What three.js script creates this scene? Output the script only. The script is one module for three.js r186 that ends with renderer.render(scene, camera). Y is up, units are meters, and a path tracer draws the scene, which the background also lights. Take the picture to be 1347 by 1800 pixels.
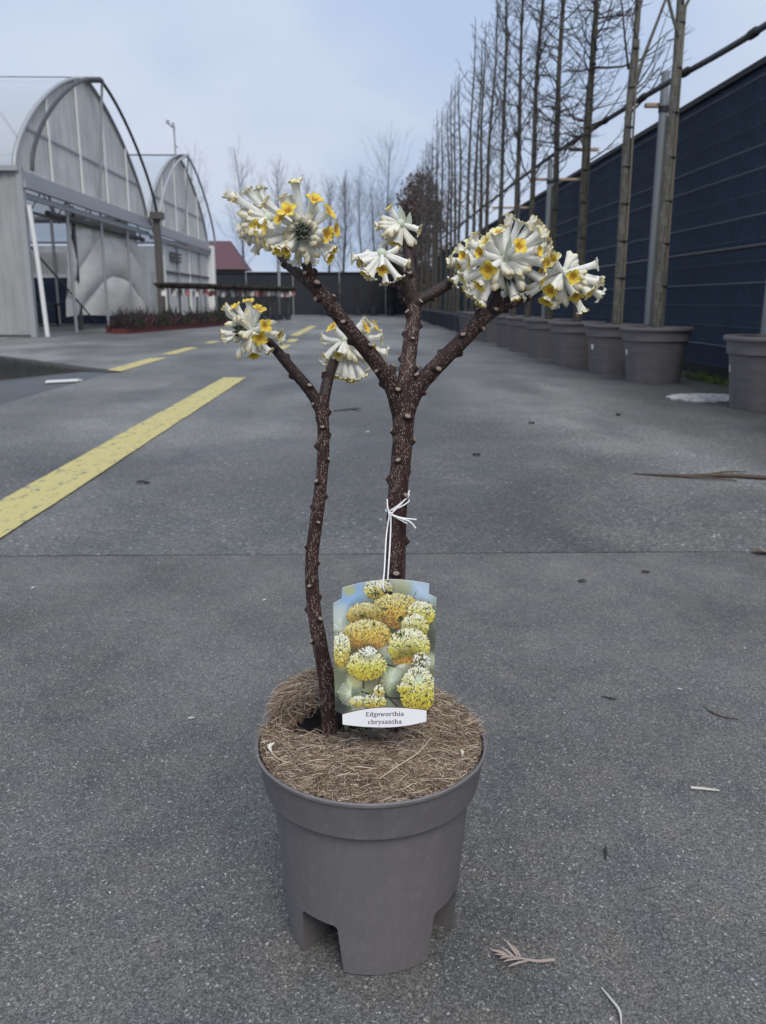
import * as THREE from 'three';
import { mergeGeometries, mergeVertices, toCreasedNormals } from 'three/addons/utils/BufferGeometryUtils.js';
import { RoundedBoxGeometry } from 'three/addons/geometries/RoundedBoxGeometry.js';
import { Brush, Evaluator, SUBTRACTION } from 'three-bvh-csg';

// ------------------------------------------------------------------ camera, sky, sun, exposure
const scene = new THREE.Scene();
const camera = new THREE.PerspectiveCamera(61.93, 766 / 1024, 0.05, 600);
camera.position.set(0, 0.768, 0);
camera.rotation.order = 'YXZ';
camera.rotation.set(-13.93 * Math.PI / 180, -1.242 * Math.PI / 180, 0);
camera.focus = 1.0;
camera.userData.fStop = 10.5;

const renderer = new THREE.WebGLRenderer({ antialias: true });
renderer.toneMapping = THREE.LinearToneMapping;
renderer.toneMappingExposure = 1.6;
renderer.shadowMap.enabled = true;

// seeded randomness and noise
function rng(seed) {
  let a = seed >>> 0;
  return () => { a = (a + 0x6D2B79F5) | 0; let t = Math.imul(a ^ (a >>> 15), 1 | a); t = (t + Math.imul(t ^ (t >>> 7), 61 | t)) ^ t; return ((t ^ (t >>> 14)) >>> 0) / 4294967296; };
}
function hash2(x, y, s) { let h = Math.imul(x, 374761393) ^ Math.imul(y, 668265263) ^ Math.imul(s + 11, 2246822519); h = Math.imul(h ^ (h >>> 13), 1274126177); return ((h ^ (h >>> 16)) >>> 0) / 4294967296; }
// value noise, period px/py cells (0 = none)
function vnoise(x, y, s, px = 0, py = 0) {
  const x0 = Math.floor(x), y0 = Math.floor(y); let fx = x - x0, fy = y - y0;
  fx = fx * fx * (3 - 2 * fx); fy = fy * fy * (3 - 2 * fy);
  const w = (v, p) => p ? ((v % p) + p) % p : v;
  const xa = w(x0, px), xb = w(x0 + 1, px), ya = w(y0, py), yb = w(y0 + 1, py);
  const a = hash2(xa, ya, s), b = hash2(xb, ya, s), c = hash2(xa, yb, s), d = hash2(xb, yb, s);
  return a + (b - a) * fx + (c - a) * fy + (a - b - c + d) * fx * fy;
}
function fbm(x, y, s, oct = 4, px = 0, py = 0) {
  let v = 0, a = 0.5, n = 0;
  for (let i = 0; i < oct; i++) { v += a * vnoise(x, y, s + i * 17, px, py); n += a; a *= 0.5; x *= 2; y *= 2; px *= 2; py *= 2; }
  return v / n;
}
const smooth = (a, b, x) => { const t = Math.min(1, Math.max(0, (x - a) / (b - a))); return t * t * (3 - 2 * t); };
const lerp = (a, b, t) => a + (b - a) * t;

// overcast winter sky: pale blue-grey cloud layer with thinner, bluer places
{
  const W = 1024, Hh = 512, d = new Float32Array(W * Hh * 4);
  for (let j = 0; j < Hh; j++) {
    const el = ((j + 0.5) / Hh - 0.5) * Math.PI;
    for (let i = 0; i < W; i++) {
      const az = (i / W) * Math.PI * 2, k = (j * W + i) * 4;
      const e = Math.max(0.03, Math.sin(el));
      // project on a flat cloud layer
      const q = 1 / (e + 0.28), X = Math.cos(az) * Math.cos(el) * q, Y = Math.sin(az) * Math.cos(el) * q;
      const n = fbm(X * 1.3 + 7.3, Y * 1.3 + 2.1, 5, 5), m = fbm(X * 3.1 + 1.3, Y * 2.3 + 9.1, 23, 4);
      const c = smooth(0.28, 0.66, n * 0.66 + m * 0.34);
      const up = Math.max(0, Math.sin(el)), lum = 0.92 + 0.30 * up;
      const r = lerp(0.30, 0.405, c), g = lerp(0.375, 0.45, c), b = lerp(0.51, 0.535, c);
      d[k] = r * lum; d[k + 1] = g * lum; d[k + 2] = b * lum; d[k + 3] = 1;
      if (el < 0) { d[k] = 0.16; d[k + 1] = 0.165; d[k + 2] = 0.17; }
    }
  }
  const t = new THREE.DataTexture(d, W, Hh, THREE.RGBAFormat, THREE.FloatType);
  t.mapping = THREE.EquirectangularReflectionMapping; t.magFilter = THREE.LinearFilter; t.minFilter = THREE.LinearFilter; t.needsUpdate = true;
  scene.background = t; scene.environment = t;
}
const sun = new THREE.DirectionalLight(0xfffaf3, 1.5);
sun.position.set(2.5, 11, 6); sun.target.position.set(0, 0, -3);
sun.castShadow = true; sun.shadow.radius = 55; sun.shadow.mapSize.set(2048, 2048);
Object.assign(sun.shadow.camera, { left: -16, right: 16, top: 30, bottom: -30, near: 1, far: 80 });
scene.add(sun, sun.target);

// ------------------------------------------------------------------ helpers
const V = (x, y, z) => new THREE.Vector3(x, y, z);
const taken = {};
function numbered(n) { const k = taken[n] = (taken[n] ?? -1) + 1; return k ? `${n}_${String(k).padStart(3, '0')}` : n; }
const DEEP = 1.103; // survey correction: distances along the yard were first measured about a tenth too short
function tag(o, label, category, group, kind) {
  o.userData.label = label; if (category) o.userData.category = category; if (group) o.userData.group = group; if (kind) o.userData.kind = kind; return o;
}
function shade(o) { o.castShadow = true; o.receiveShadow = true; return o; }
function part(name, geo, m, parent) {
  const o = shade(new THREE.Mesh(Array.isArray(geo) ? mg(geo) : geo, m)); o.name = name; parent.add(o); return o;
}
function single(name, geo, m, label, category, group) { const o = part(numbered(name), geo, m, scene); o.scale.z = DEEP; return tag(o, label, category, group); }
function struct(name, geo, m, label) { const o = part(numbered(name), geo, m, scene); o.scale.z = DEEP; o.userData.kind = 'structure'; if (label) o.userData.label = label; return o; }
function thing(name, label, category, pos = [0, 0, 0], turn = 0, group) {
  const o = new THREE.Group(); o.name = numbered(name); o.position.set(pos[0], pos[1], pos[2] * DEEP); if (!pos[2]) o.scale.z = DEEP; o.rotation.y = turn; scene.add(o); return tag(o, label, category, group);
}
function mg(list) {
  if (list.length === 1) return list[0];
  const mixed = list.some((g) => !g.index) && list.some((g) => g.index);
  const names = list.map((g) => Object.keys(g.attributes)).reduce((a, b) => a.filter((k) => b.includes(k)));
  const l = list.map((g) => { const c = mixed && g.index ? g.toNonIndexed() : g; for (const k of Object.keys(c.attributes)) if (!names.includes(k)) c.deleteAttribute(k); return c; });
  return mergeGeometries(l);
}
function box(x0, x1, y0, y1, z0, z1) { const g = new THREE.BoxGeometry(x1 - x0, y1 - y0, z1 - z0); g.translate((x0 + x1) / 2, (y0 + y1) / 2, (z0 + z1) / 2); return g; }
// bar of round section between two points
function rod(a, b, r, sides = 8) { return tube([[...a, r], [...b, r]], { sides, seg: 1 }); }
// tapered tube through [x, y, z, r] points; uv in metres
function tube(pts, { sides = 8, seg = 0, cap = true, lump = 0, seed = 1 } = {}) {
  const P = pts.map((p) => V(p[0], p[1], p[2])), n = pts.length;
  const curve = n > 2 ? new THREE.CatmullRomCurve3(P, false, 'centripetal') : new THREE.LineCurve3(P[0], P[1]);
  const N = seg || Math.max(2, (n - 1) * 4);
  const pos = [], nor = [], uv = [], idx = [];
  let prev = null, ref = null, len = 0;
  const rad = (t) => { const f = t * (n - 1), i = Math.min(n - 2, Math.floor(f)), k = f - i; return lerp(pts[i][3], pts[i + 1][3], k * k * (3 - 2 * k)); };
  const rnd = rng(seed);
  for (let i = 0; i <= N; i++) {
    const t = i / N, c = curve.getPoint(t), d = curve.getTangent(t).normalize();
    if (!ref) { ref = Math.abs(d.y) < 0.9 ? V(0, 1, 0) : V(0, 0, -1); ref.addScaledVector(d, -ref.dot(d)).normalize(); }
    else ref.addScaledVector(d, -ref.dot(d)).normalize();
    const bi = new THREE.Vector3().crossVectors(d, ref);
    if (prev) len += c.distanceTo(prev); prev = c.clone();
    const r = rad(t);
    for (let j = 0; j <= sides; j++) {
      const a = (j / sides) * Math.PI * 2, k = 1 + lump * (vnoise(j % sides, i * 0.7, seed) - 0.5);
      const nx = ref.clone().multiplyScalar(Math.cos(a)).addScaledVector(bi, Math.sin(a));
      pos.push(c.x + nx.x * r * k, c.y + nx.y * r * k, c.z + nx.z * r * k); nor.push(nx.x, nx.y, nx.z); uv.push((j / sides) * 2 * Math.PI * Math.max(...pts.map((p) => p[3])), len);
    }
    if (i < N) for (let j = 0; j < sides; j++) { const a = i * (sides + 1) + j, b = a + sides + 1; idx.push(a, a + 1, b, b, a + 1, b + 1); }
    if (cap && (i === 0 || i === N)) {
      const s = i ? 1 : -1, base = i * (sides + 1), m = pos.length / 3; // cap gets its own ring later
      caps.push([c.clone(), d.clone().multiplyScalar(s), base, i === N]);
    }
  }
  for (const [c, d, base, end] of caps.splice(0)) {
    const m = pos.length / 3; pos.push(c.x, c.y, c.z); nor.push(d.x, d.y, d.z); uv.push(0, 0);
    for (let j = 0; j <= sides; j++) { const k = (base + j) * 3; pos.push(pos[k], pos[k + 1], pos[k + 2]); nor.push(d.x, d.y, d.z); uv.push(0, 0); }
    for (let j = 0; j < sides; j++) end ? idx.push(m, m + 1 + j, m + 2 + j) : idx.push(m, m + 2 + j, m + 1 + j);
  }
  const g = new THREE.BufferGeometry();
  g.setAttribute('position', new THREE.Float32BufferAttribute(pos, 3)); g.setAttribute('normal', new THREE.Float32BufferAttribute(nor, 3)); g.setAttribute('uv', new THREE.Float32BufferAttribute(uv, 2)); g.setIndex(idx);
  return g;
}
const caps = [];
// grid surface: f(u, v) -> [x, y, z], uv given by h(u, v)
function grid(nu, nv, f, h = (u, v) => [u, v], col) {
  const pos = [], uv = [], idx = [], c = [];
  for (let j = 0; j <= nv; j++) for (let i = 0; i <= nu; i++) { const u = i / nu, v = j / nv; const p = f(u, v); pos.push(...p); uv.push(...h(u, v, p)); if (col) c.push(...col(u, v, p)); }
  for (let j = 0; j < nv; j++) for (let i = 0; i < nu; i++) { const a = j * (nu + 1) + i, b = a + nu + 1; idx.push(a, a + 1, b, b, a + 1, b + 1); }
  const g = new THREE.BufferGeometry();
  g.setAttribute('position', new THREE.Float32BufferAttribute(pos, 3)); g.setAttribute('uv', new THREE.Float32BufferAttribute(uv, 2));
  if (col) g.setAttribute('color', new THREE.Float32BufferAttribute(c, 3));
  g.setIndex(idx); g.computeVertexNormals(); return g;
}
function paint(g, r, gg, b) { const n = g.attributes.position.count, a = new Float32Array(n * 3); for (let i = 0; i < n; i++) { a[i * 3] = r; a[i * 3 + 1] = gg; a[i * 3 + 2] = b; } g.setAttribute('color', new THREE.BufferAttribute(a, 3)); return g; }
const toS = (v) => { v = Math.min(1, Math.max(0, v)); return 255 * (v <= 0.0031308 ? 12.92 * v : 1.055 * Math.pow(v, 1 / 2.4) - 0.055); };
// texture from a linear-colour function of pixel position
function tex(w, h, f, size = [1, 1], srgb = true) {
  const d = new Uint8Array(w * h * 4);
  for (let j = 0; j < h; j++) for (let i = 0; i < w; i++) { const c = f(i, j), k = (j * w + i) * 4; if (srgb) { d[k] = toS(c[0]); d[k + 1] = toS(c[1]); d[k + 2] = toS(c[2]); } else d[k] = d[k + 1] = d[k + 2] = Math.min(255, Math.max(0, c * 255)); d[k + 3] = 255; }
  return asTex(d, w, h, size, srgb);
}
function asTex(d, w, h, size, srgb) {
  const t = new THREE.DataTexture(d, w, h); t.wrapS = t.wrapT = THREE.RepeatWrapping; t.magFilter = THREE.LinearFilter; t.minFilter = THREE.LinearMipmapLinearFilter; t.generateMipmaps = true;
  t.repeat.set(1 / size[0], 1 / size[1]); if (srgb) t.colorSpace = THREE.SRGBColorSpace; t.needsUpdate = true; return t;
}
const lin = (r, g, b) => new THREE.Color().setRGB(r, g, b);
const std = (c, rough = 0.8, o = {}) => new THREE.MeshStandardMaterial({ color: c.isColor ? c : lin(...c), roughness: rough, ...o });
const WORD = ['first', 'second', 'third', 'fourth', 'fifth', 'sixth', 'seventh', 'eighth', 'ninth', 'tenth', 'eleventh', 'twelfth', 'thirteenth', 'fourteenth', 'fifteenth', 'sixteenth', 'seventeenth', 'eighteenth', 'nineteenth', 'twentieth', 'twenty-first', 'twenty-second', 'twenty-third', 'twenty-fourth', 'twenty-fifth', 'twenty-sixth', 'twenty-seventh', 'twenty-eighth', 'twenty-ninth', 'thirtieth'];

// ------------------------------------------------------------------ ground
// near slab: gritty asphalt, 1.17 mm to the pixel over 2.4 m, light and dark chips in a grey binder
function gritTexture(S, tile, seed, chips, cell, base, patchAmp) {
  const hgt = new Float32Array(S * S), alb = new Float32Array(S * S), hue = new Float32Array(S * S), R = rng(seed);
  const P = 8;
  for (let j = 0; j < S; j++) for (let i = 0; i < S; i++) {
    const k = j * S + i, u = i / S * P, v = j / S * P;
    const big = fbm(u, v, seed, 4, P, P), mid = fbm(u * 6 + 3, v * 6, seed + 50, 3, P * 6, P * 6);
    const fine = hash2(i, j, seed + 3), fine2 = hash2(i >> 1, j >> 1, seed + 4);
    alb[k] = base * (1 + patchAmp * (big - 0.5) + 0.35 * patchAmp * (mid - 0.5)) * (0.48 + 0.85 * fine * fine2 + 0.3 * fine2);
    hue[k] = mid - 0.5; hgt[k] = 0.35 + 0.2 * fine2 + 0.12 * fine;
  }
  for (let n = 0; n < chips; n++) {
    const cx = R() * S, cy = R() * S, q = R(), r = (0.5 + 1.25 * R() * R()) * cell, dark = R() < 0.42, e = 0.6 + 0.8 * R(), a = R() * 3.14, ca = Math.cos(a), sa = Math.sin(a);
    const val = dark ? base * (0.16 + 0.3 * q) : base * (1.35 + 3.6 * q * q * q), I = Math.ceil(r * 1.6);
    for (let y = -I; y <= I; y++) for (let x = -I; x <= I; x++) {
      const dx = (x * ca + y * sa) / e, dy = (-x * sa + y * ca) * e; if (dx * dx + dy * dy > r * r) continue;
      const k = (((cy + y) & (S - 1)) * S + ((cx + x) & (S - 1))); alb[k] = alb[k] * 0.35 + val * 0.65; hgt[k] = dark ? 0.1 : 0.6 + 0.35 * q;
    }
  }
  const d = new Uint8Array(S * S * 4), b = new Uint8Array(S * S * 4);
  for (let k = 0; k < S * S; k++) { const v = alb[k], h = hue[k]; d[k * 4] = toS(v * (1.02 + 0.12 * h)); d[k * 4 + 1] = toS(v * 1.0); d[k * 4 + 2] = toS(v * (0.955 - 0.12 * h)); d[k * 4 + 3] = 255; b[k * 4] = b[k * 4 + 1] = b[k * 4 + 2] = hgt[k] * 255; b[k * 4 + 3] = 255; }
  return [asTex(d, S, S, [tile, tile], true), asTex(b, S, S, [tile, tile], false)];
}
const [gritMap, gritBump] = gritTexture(2048, 2.4, 71, 760000, 0.85, 0.118, 1.05);
const [farMap, farBump] = gritTexture(2048, 7.2, 19, 220000, 0.9, 0.158, 0.8);
const nearMat = new THREE.MeshStandardMaterial({ map: gritMap, bumpMap: gritBump, bumpScale: 0.0012, roughness: 0.82 });
const farMat = new THREE.MeshStandardMaterial({ map: farMap, bumpMap: farBump, bumpScale: 0.0014, roughness: 0.62, vertexColors: true });
const planarUV = (u, v, p) => [p[0] + 1.2, p[2]];
function slab(g0, nu, nv, f, mat, name, depth, label, col) { return struct(name, f, mat, label); }

struct('terrain', (() => { const g = new THREE.PlaneGeometry(700, 700, 1, 1); g.rotateX(-Math.PI / 2); g.translate(0, -0.62, -60); return g; })(), std([0.06, 0.058, 0.045], 0.95), 'dark soil ground beyond the paved yard');
// near slab, from the joint towards and past the camera
struct('near_pavement', [
  grid(40, 40, (u, v) => [lerp(-9, 12, u), 0.0035 * (fbm(u * 20, v * 16, 9, 3) - 0.5), lerp(5, -2.3135, v)].map((q, i) => i === 1 ? (v > 0.999 ? 0 : q) : q), planarUV),
  box(-9, 12, -0.12, -0.006, -2.3135, 5)], nearMat, 'gritty dark grey asphalt in front of the pavement joint');
// far slab, its left edge follows the sunken corner
const edge = (z) => z > -8.57 ? -2.76 : Math.max(-46, -2.76 + (z + 8.57) * 0.97);
const stainAndShade = (x, z) => {
  let v = 0.56 + 1.2 * (fbm(x * 0.6 + 40, z * 0.3 + 50, 31, 5) - 0.25);
  v *= 0.76 + 0.48 * fbm(x * 3.1 + 10, z * 0.8 + 90, 77, 4);
  for (const [tx, w] of [[-0.75, 0.11], [0.72, 0.12], [1.5, 0.1]]) { const dx = x - tx - 0.12 * Math.sin(z * 0.35 + tx); v *= 1 - 0.16 * Math.exp(-dx * dx / (w * w)) * smooth(0.35, 0.6, fbm(x * 9 + 5, z * 1.6 + 40, 66, 3)); }   // rubber from tyres
  v *= 1 - 0.3 * smooth(0.56, 0.72, fbm(x * 1.4 + 3, z * 0.55 + 21, 55, 4));            // oily, wetter patches with ragged outlines
  v *= 1 + 0.22 * smooth(0.55, 0.7, fbm(x * 2.3 + 31, z * 1.1 + 2, 91, 4));                // dried dust
  v *= 1 - 0.3 * smooth(1.4, 2.5, x + 0.7 * (fbm(x * 1.7, z * 0.7 + 60, 13, 4) - 0.5));   // shade along the fence painted in: darker towards the pots, ragged edge
  return v;
};
{
  const zs = [-2.3165]; for (let s = 0.06; zs[zs.length - 1] > -62; s *= 1.012) zs.push(zs[zs.length - 1] - Math.min(s, 0.45));
  const nc = 120;
  const make = (zs, xl, nc) => {
    const n = zs.length - 1;
    return grid(nc, n, (u, v) => { const z = zs[Math.round(v * n)]; const x = lerp(xl(z), 12, u); return [x, 0.004 * (fbm(x * 1.3 + 60, z * 0.9 + 80, 41, 3) - 0.5), z]; }, planarUV,
      (u, v, p) => { const s = stainAndShade(p[0], p[2]); return [s, s, s * (0.985)]; });
  };
  const za = zs.filter((z) => z > -12.4), zb = zs.filter((z) => z <= -12.4); za.push(-12.4); zb.unshift(-12.4);
  struct('yard_pavement', [make(za, edge, nc), make(zb, () => -34, 150)], farMat, 'worn grey asphalt yard running to the far fence');
  // sides of the slab
  struct('pavement_edge', [box(-9, 12, -0.13, -0.006, -2.36, -2.3165), box(-34, -6.5, -0.55, -0.006, -12.44, -12.405)], std([0.10, 0.10, 0.10], 0.9));
}
// sunken corner on the left: surface falls away to the left below a kerb of dark, mossy concrete
const wetMat = new THREE.MeshStandardMaterial({ map: farMap, bumpMap: farBump, bumpScale: 0.001, roughness: 0.5, color: lin(0.42, 0.45, 0.5) });
const rampY = (x) => x > -3.4 ? -0.16 * Math.pow((-2.76 - x) / 0.64, 2) * 0.3 : -0.048 - 0.15 * (-3.4 - x);
struct('sunken_ramp', grid(40, 40, (u, v) => { const x = lerp(-2.745, -8.6, u); return [x, rampY(x) - 0.004 + 0.006 * (fbm(u * 14, v * 20, 4, 3) - 0.5), lerp(-2.4, -13, v)]; }, planarUV), wetMat, 'dark damp asphalt ramp sinking away to the left');
{
  const tx = tex(256, 256, (i, j) => { const n = fbm(i / 16, j / 16, 61, 4, 16, 16), m = fbm(i / 5, j / 30, 62, 3, 51, 8); const v = 0.018 + 0.06 * n * m; return [v, v * 0.97, v * 0.86]; }, [0.8, 0.8]);
  const L = 5.6, n = 60, dx = -0.6963, dz = -0.7178;
  const g = grid(n, 8, (u, v) => {
    const s = u * L, x = -2.76 + dx * s, z = -8.57 + dz * s;
    // section: top outer, top inner, foot
    const wob = 0.02 * (fbm(s * 5, 3, 8, 3) - 0.5), top = 0.006 + 0.012 * (fbm(s * 7, 9, 18, 3) - 0.3) * smooth(0, 0.4, s);
    const low = Math.min(-0.012, rampY(x) - 0.03);
    const k = v * 8, prof = [[-0.16, 0.0], [-0.13, top], [-0.06, top + 0.004], [0.0, top], [0.018, top - 0.012], [0.026, lerp(top, low, 0.25)], [0.028, lerp(top, low, 0.5)], [0.034, lerp(top, low, 0.75)], [0.05, low]][Math.round(k)];
    const o = prof[0] + wob;   // offset towards the sunken side (normal of the edge is (-dz... , dx))
    return [x + 0.7178 * -o, prof[1], z + 0.6963 * o];
  }, (u, v) => [u * L, v * 0.5]);
  struct('kerb', g, std([1, 1, 1], 0.9, { map: tx, side: THREE.DoubleSide }), 'dark broken kerb along the sunken corner');
}
// yellow painted lines, worn
{
  const mkPaint = (x0, x1, z0, z1, name) => {
    const w = x1 - x0, n = Math.max(6, Math.ceil((z0 - z1) / 0.12));
    const g = grid(6, n, (u, v) => { const z = lerp(z0, z1, v), j = 0.012 * (fbm(z * 6, u * 3, 15, 3) - 0.5) * (u < 0.01 || u > 0.99 ? 1 : 0); const x = lerp(x0, x1, u) + j; return [x, 0.0055 + 0.004 * (fbm(x * 1.3 + 60, z * 0.9 + 80, 41, 3) - 0.5), z]; }, (u, v, p) => [p[0], p[2]]);
    struct(name, g, paintMat, `worn yellow paint ${name === 'painted_line' ? 'line' : 'dash'} on the asphalt`);
  };
  const pt = tex(512, 1024, (i, j) => {
    const n = fbm(i / 22, j / 40, 5, 5, 23, 25), f = hash2(i, j, 9), m = fbm(i / 5, j / 5, 15, 3, 102, 204);
    const wear = smooth(0.54, 0.7, n * 0.6 + m * 0.4), v = 0.82 + 0.22 * f * m + 0.15 * (n - 0.5);
    return [lerp(0.57 * v, 0.18, wear), lerp(0.49 * v, 0.17, wear), lerp(0.19 * v, 0.12, wear)];
  }, [0.7, 1.4]);
  const paintMat = std([1, 1, 1], 0.7, { map: pt, bumpMap: farBump, bumpScale: 0.001 });
  mkPaint(-1.435, -1.205, -2.34, -7.98, 'painted_line');
  mkPaint(-1.47, -1.28, -12.7, -13.9, 'painted_dash'); mkPaint(-1.5, -1.32, -14.9, -16.1, 'painted_dash'); mkPaint(-1.66, -1.45, -17.6, -24.5, 'painted_dash');
  mkPaint(-2.92, -2.7, -8.75, -10.8, 'painted_dash'); mkPaint(-2.97, -2.77, -11.5, -13.2, 'painted_dash'); mkPaint(-2.95, -2.77, -14.5, -15.3, 'painted_dash');
}
// drain cover set in the asphalt and the pale concrete foot plate by the pots
{
  const t = thing('drain_cover', 'dark steel drain cover set flush in the asphalt behind the shrub', 'drain cover', [0.45, 0.006, -8.98]);
  const m = std([0.05, 0.052, 0.055], 0.5, { metalness: 0.4 });
  part('frame', [box(-0.23, 0.23, -0.004, 0.006, -0.26, -0.235), box(-0.23, 0.23, -0.004, 0.006, 0.235, 0.26), box(-0.23, -0.205, -0.004, 0.006, -0.235, 0.235), box(0.205, 0.23, -0.004, 0.006, -0.235, 0.235)], m, t);
  for (let i = 0; i < 7; i++) part('bar', box(-0.2, 0.2, -0.004, 0.003, -0.215 + i * 0.063, -0.175 + i * 0.063), m, t);
}
{
  const s = new THREE.Shape(), R = rng(5); const N = 40;
  for (let i = 0; i < N; i++) { const a = i / N * Math.PI * 2, r = 0.27 + 0.06 * fbm(Math.cos(a) * 2 + 5, Math.sin(a) * 2 + 5, 3, 3); s[i ? 'lineTo' : 'moveTo'](Math.cos(a) * r * 1.05, Math.sin(a) * r * 0.8); }
  s.closePath();
  const g = new THREE.ExtrudeGeometry(s, { depth: 0.012, bevelEnabled: true, bevelSize: 0.008, bevelThickness: 0.004, bevelSegments: 2 }); g.rotateX(-Math.PI / 2); g.translate(2.76, 0.002, -6.17);
  const tx = tex(256, 256, (i, j) => { const n = fbm(i / 20, j / 20, 6, 5, 13, 13), q = smooth(0.5, 0.64, fbm(i / 9, j / 9, 26, 4, 28, 28)), v = lerp(0.42, 0.2, q) * (0.8 + 0.4 * n); return [v, v * 0.98, v * 0.93]; }, [0.7, 0.7]);
  single('concrete_patch', g, std([1, 1, 1], 0.85, { map: tx }), 'flat pale concrete disc on the ground beside the rightmost pot', 'concrete disc');
}

// ------------------------------------------------------------------ right-hand fence: navy windbreak cloth behind welded wire
const clothTex = tex(512, 512, (i, j) => { const w = ((i % 4 < 2) ^ (j % 4 < 2)) ? 1 : 0.78, n = fbm(i / 40, j / 90, 8, 5, 13, 6), f = 0.85 + 0.3 * hash2(i, j, 2); const v = w * f * (0.6 + 0.8 * n); return [0.021 * v, 0.039 * v, 0.076 * v]; }, [0.6, 0.6]);
const clothMat = std([1, 1, 1], 0.85, { map: clothTex });
const wireMat = std([0.10, 0.13, 0.175], 0.4, { metalness: 0.3 });
const wirePale = std([0.20, 0.23, 0.26], 0.4, { metalness: 0.3 });
const blackMat = std([0.012, 0.013, 0.015], 0.6);
{
  const FX = 3.6, z0 = 3, W = 2.5, n = 18, top = 2.86;
  const t = thing('windbreak_fence', 'tall navy windbreak cloth fence with welded wire along the right side', 'fence', [FX, 0, 0]);
  for (let k = 0; k < n; k++) {
    const za = z0 - k * W, zb = za - W;
    part('cloth_panel', grid(24, 24, (u, v) => { const z = lerp(za, zb, u), y = lerp(0.03, top, v), e = Math.sin(u * Math.PI) * Math.min(1, 4 * v, 4 * (1 - v)); return [0.012 + e * (0.015 + 0.09 * (fbm(z * 1.7 + 90, y * 1.3, 33, 3) - 0.3)), y + (v > 0.99 ? 0.008 * Math.sin(u * 3.1) : 0), z]; }, (u, v) => [u * W, v * top]), clothMat, t);
    const hs = [], pale = [], vs = [];
    for (let i = 0; i < 14; i++) { const y = 0.12 + i * 0.2; (i % 3 === 1 || i === 9 ? pale : hs).push(rod([-0.008, y, za - 0.01], [-0.008, y, zb + 0.01], 0.0042, 5)); if (i % 3 === 1 || i === 9) pale.push(rod([-0.02, y + 0.006, za - 0.01], [-0.02, y + 0.006, zb + 0.01], 0.0042, 5)); }
    for (let i = 0; i < 49; i++) { const z = za - 0.05 - i * 0.05; vs.push(rod([-0.015, 0.06, z], [-0.015, top - 0.1, z], 0.0036, 3)); }
    part('wire_mesh', [...hs, ...vs], wireMat, t); part('line_wire', pale, wirePale, t);
    part('post', box(0.045, 0.105, 0, top + 0.02, za - 0.03, za + 0.03), blackMat, t);
    part('top_band', box(-0.03, 0.03, top - 0.045, top + 0.012, zb + 0.004, za - 0.004), blackMat, t);
    part('base_board', box(-0.02, 0.03, 0.0, 0.11, zb + 0.004, za - 0.004), blackMat, t);
  }
}
// far fence across the end of the yard
{
  const t = thing('end_fence', 'dark cloth fence closing the far end of the yard', 'fence', [0, 0, -42]);
  const pm = std([0.28, 0.29, 0.30], 0.5, { metalness: 0.3 });
  const cm = std([0.02, 0.024, 0.03], 0.9);
  for (let k = 0; k < 6; k++) {
    const xa = -11 + k * 2.43, xb = xa + 2.43;
    part('cloth_panel', grid(14, 10, (u, v) => [lerp(xa, xb, u), lerp(0.02, 2.18, v), -0.02 + 0.05 * Math.sin(u * 3.14) * (fbm(u * 4 + k * 7, v * 3, 9, 3) - 0.4)]), cm, t);
    part('post', rod([xa, 0, 0.06], [xa, 2.25, 0.06], 0.035), pm, t);
    part('rail', box(xa + 0.04, xb - 0.04, 2.17, 2.21, 0.03, 0.07), blackMat, t);
  }
}

// ------------------------------------------------------------------ trees
function barkTexture(seed, a, b, lichen) {
  return tex(256, 512, (i, j) => {
    const n = fbm(i / 10, j / 60, seed, 5, 26, 9), m = fbm(i / 24, j / 24, seed + 9, 4, 11, 22), ring = smooth(0.62, 0.75, fbm(i / 60, j / 5, seed + 30, 3, 5, 102));
    const v = 0.55 + 0.9 * (n - 0.25), q = smooth(0.55, 0.7, m) * lichen;
    const c = [0, 1, 2].map((k) => lerp(a[k], b[k], n) * v * (1 - 0.4 * ring));
    return [lerp(c[0], 0.12, q), lerp(c[1], 0.14, q), lerp(c[2], 0.075, q)];
  }, [0.3, 0.6]);
}
const barkPale = std([1, 1, 1], 0.9, { map: barkTexture(3, [0.07, 0.063, 0.055], [0.235, 0.215, 0.19], 0.5) });
const barkDark = std([1, 1, 1], 0.9, { map: barkTexture(13, [0.036, 0.032, 0.028], [0.135, 0.122, 0.105], 0.35) });
const twigMat = std([0.052, 0.043, 0.039], 0.85);
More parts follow.
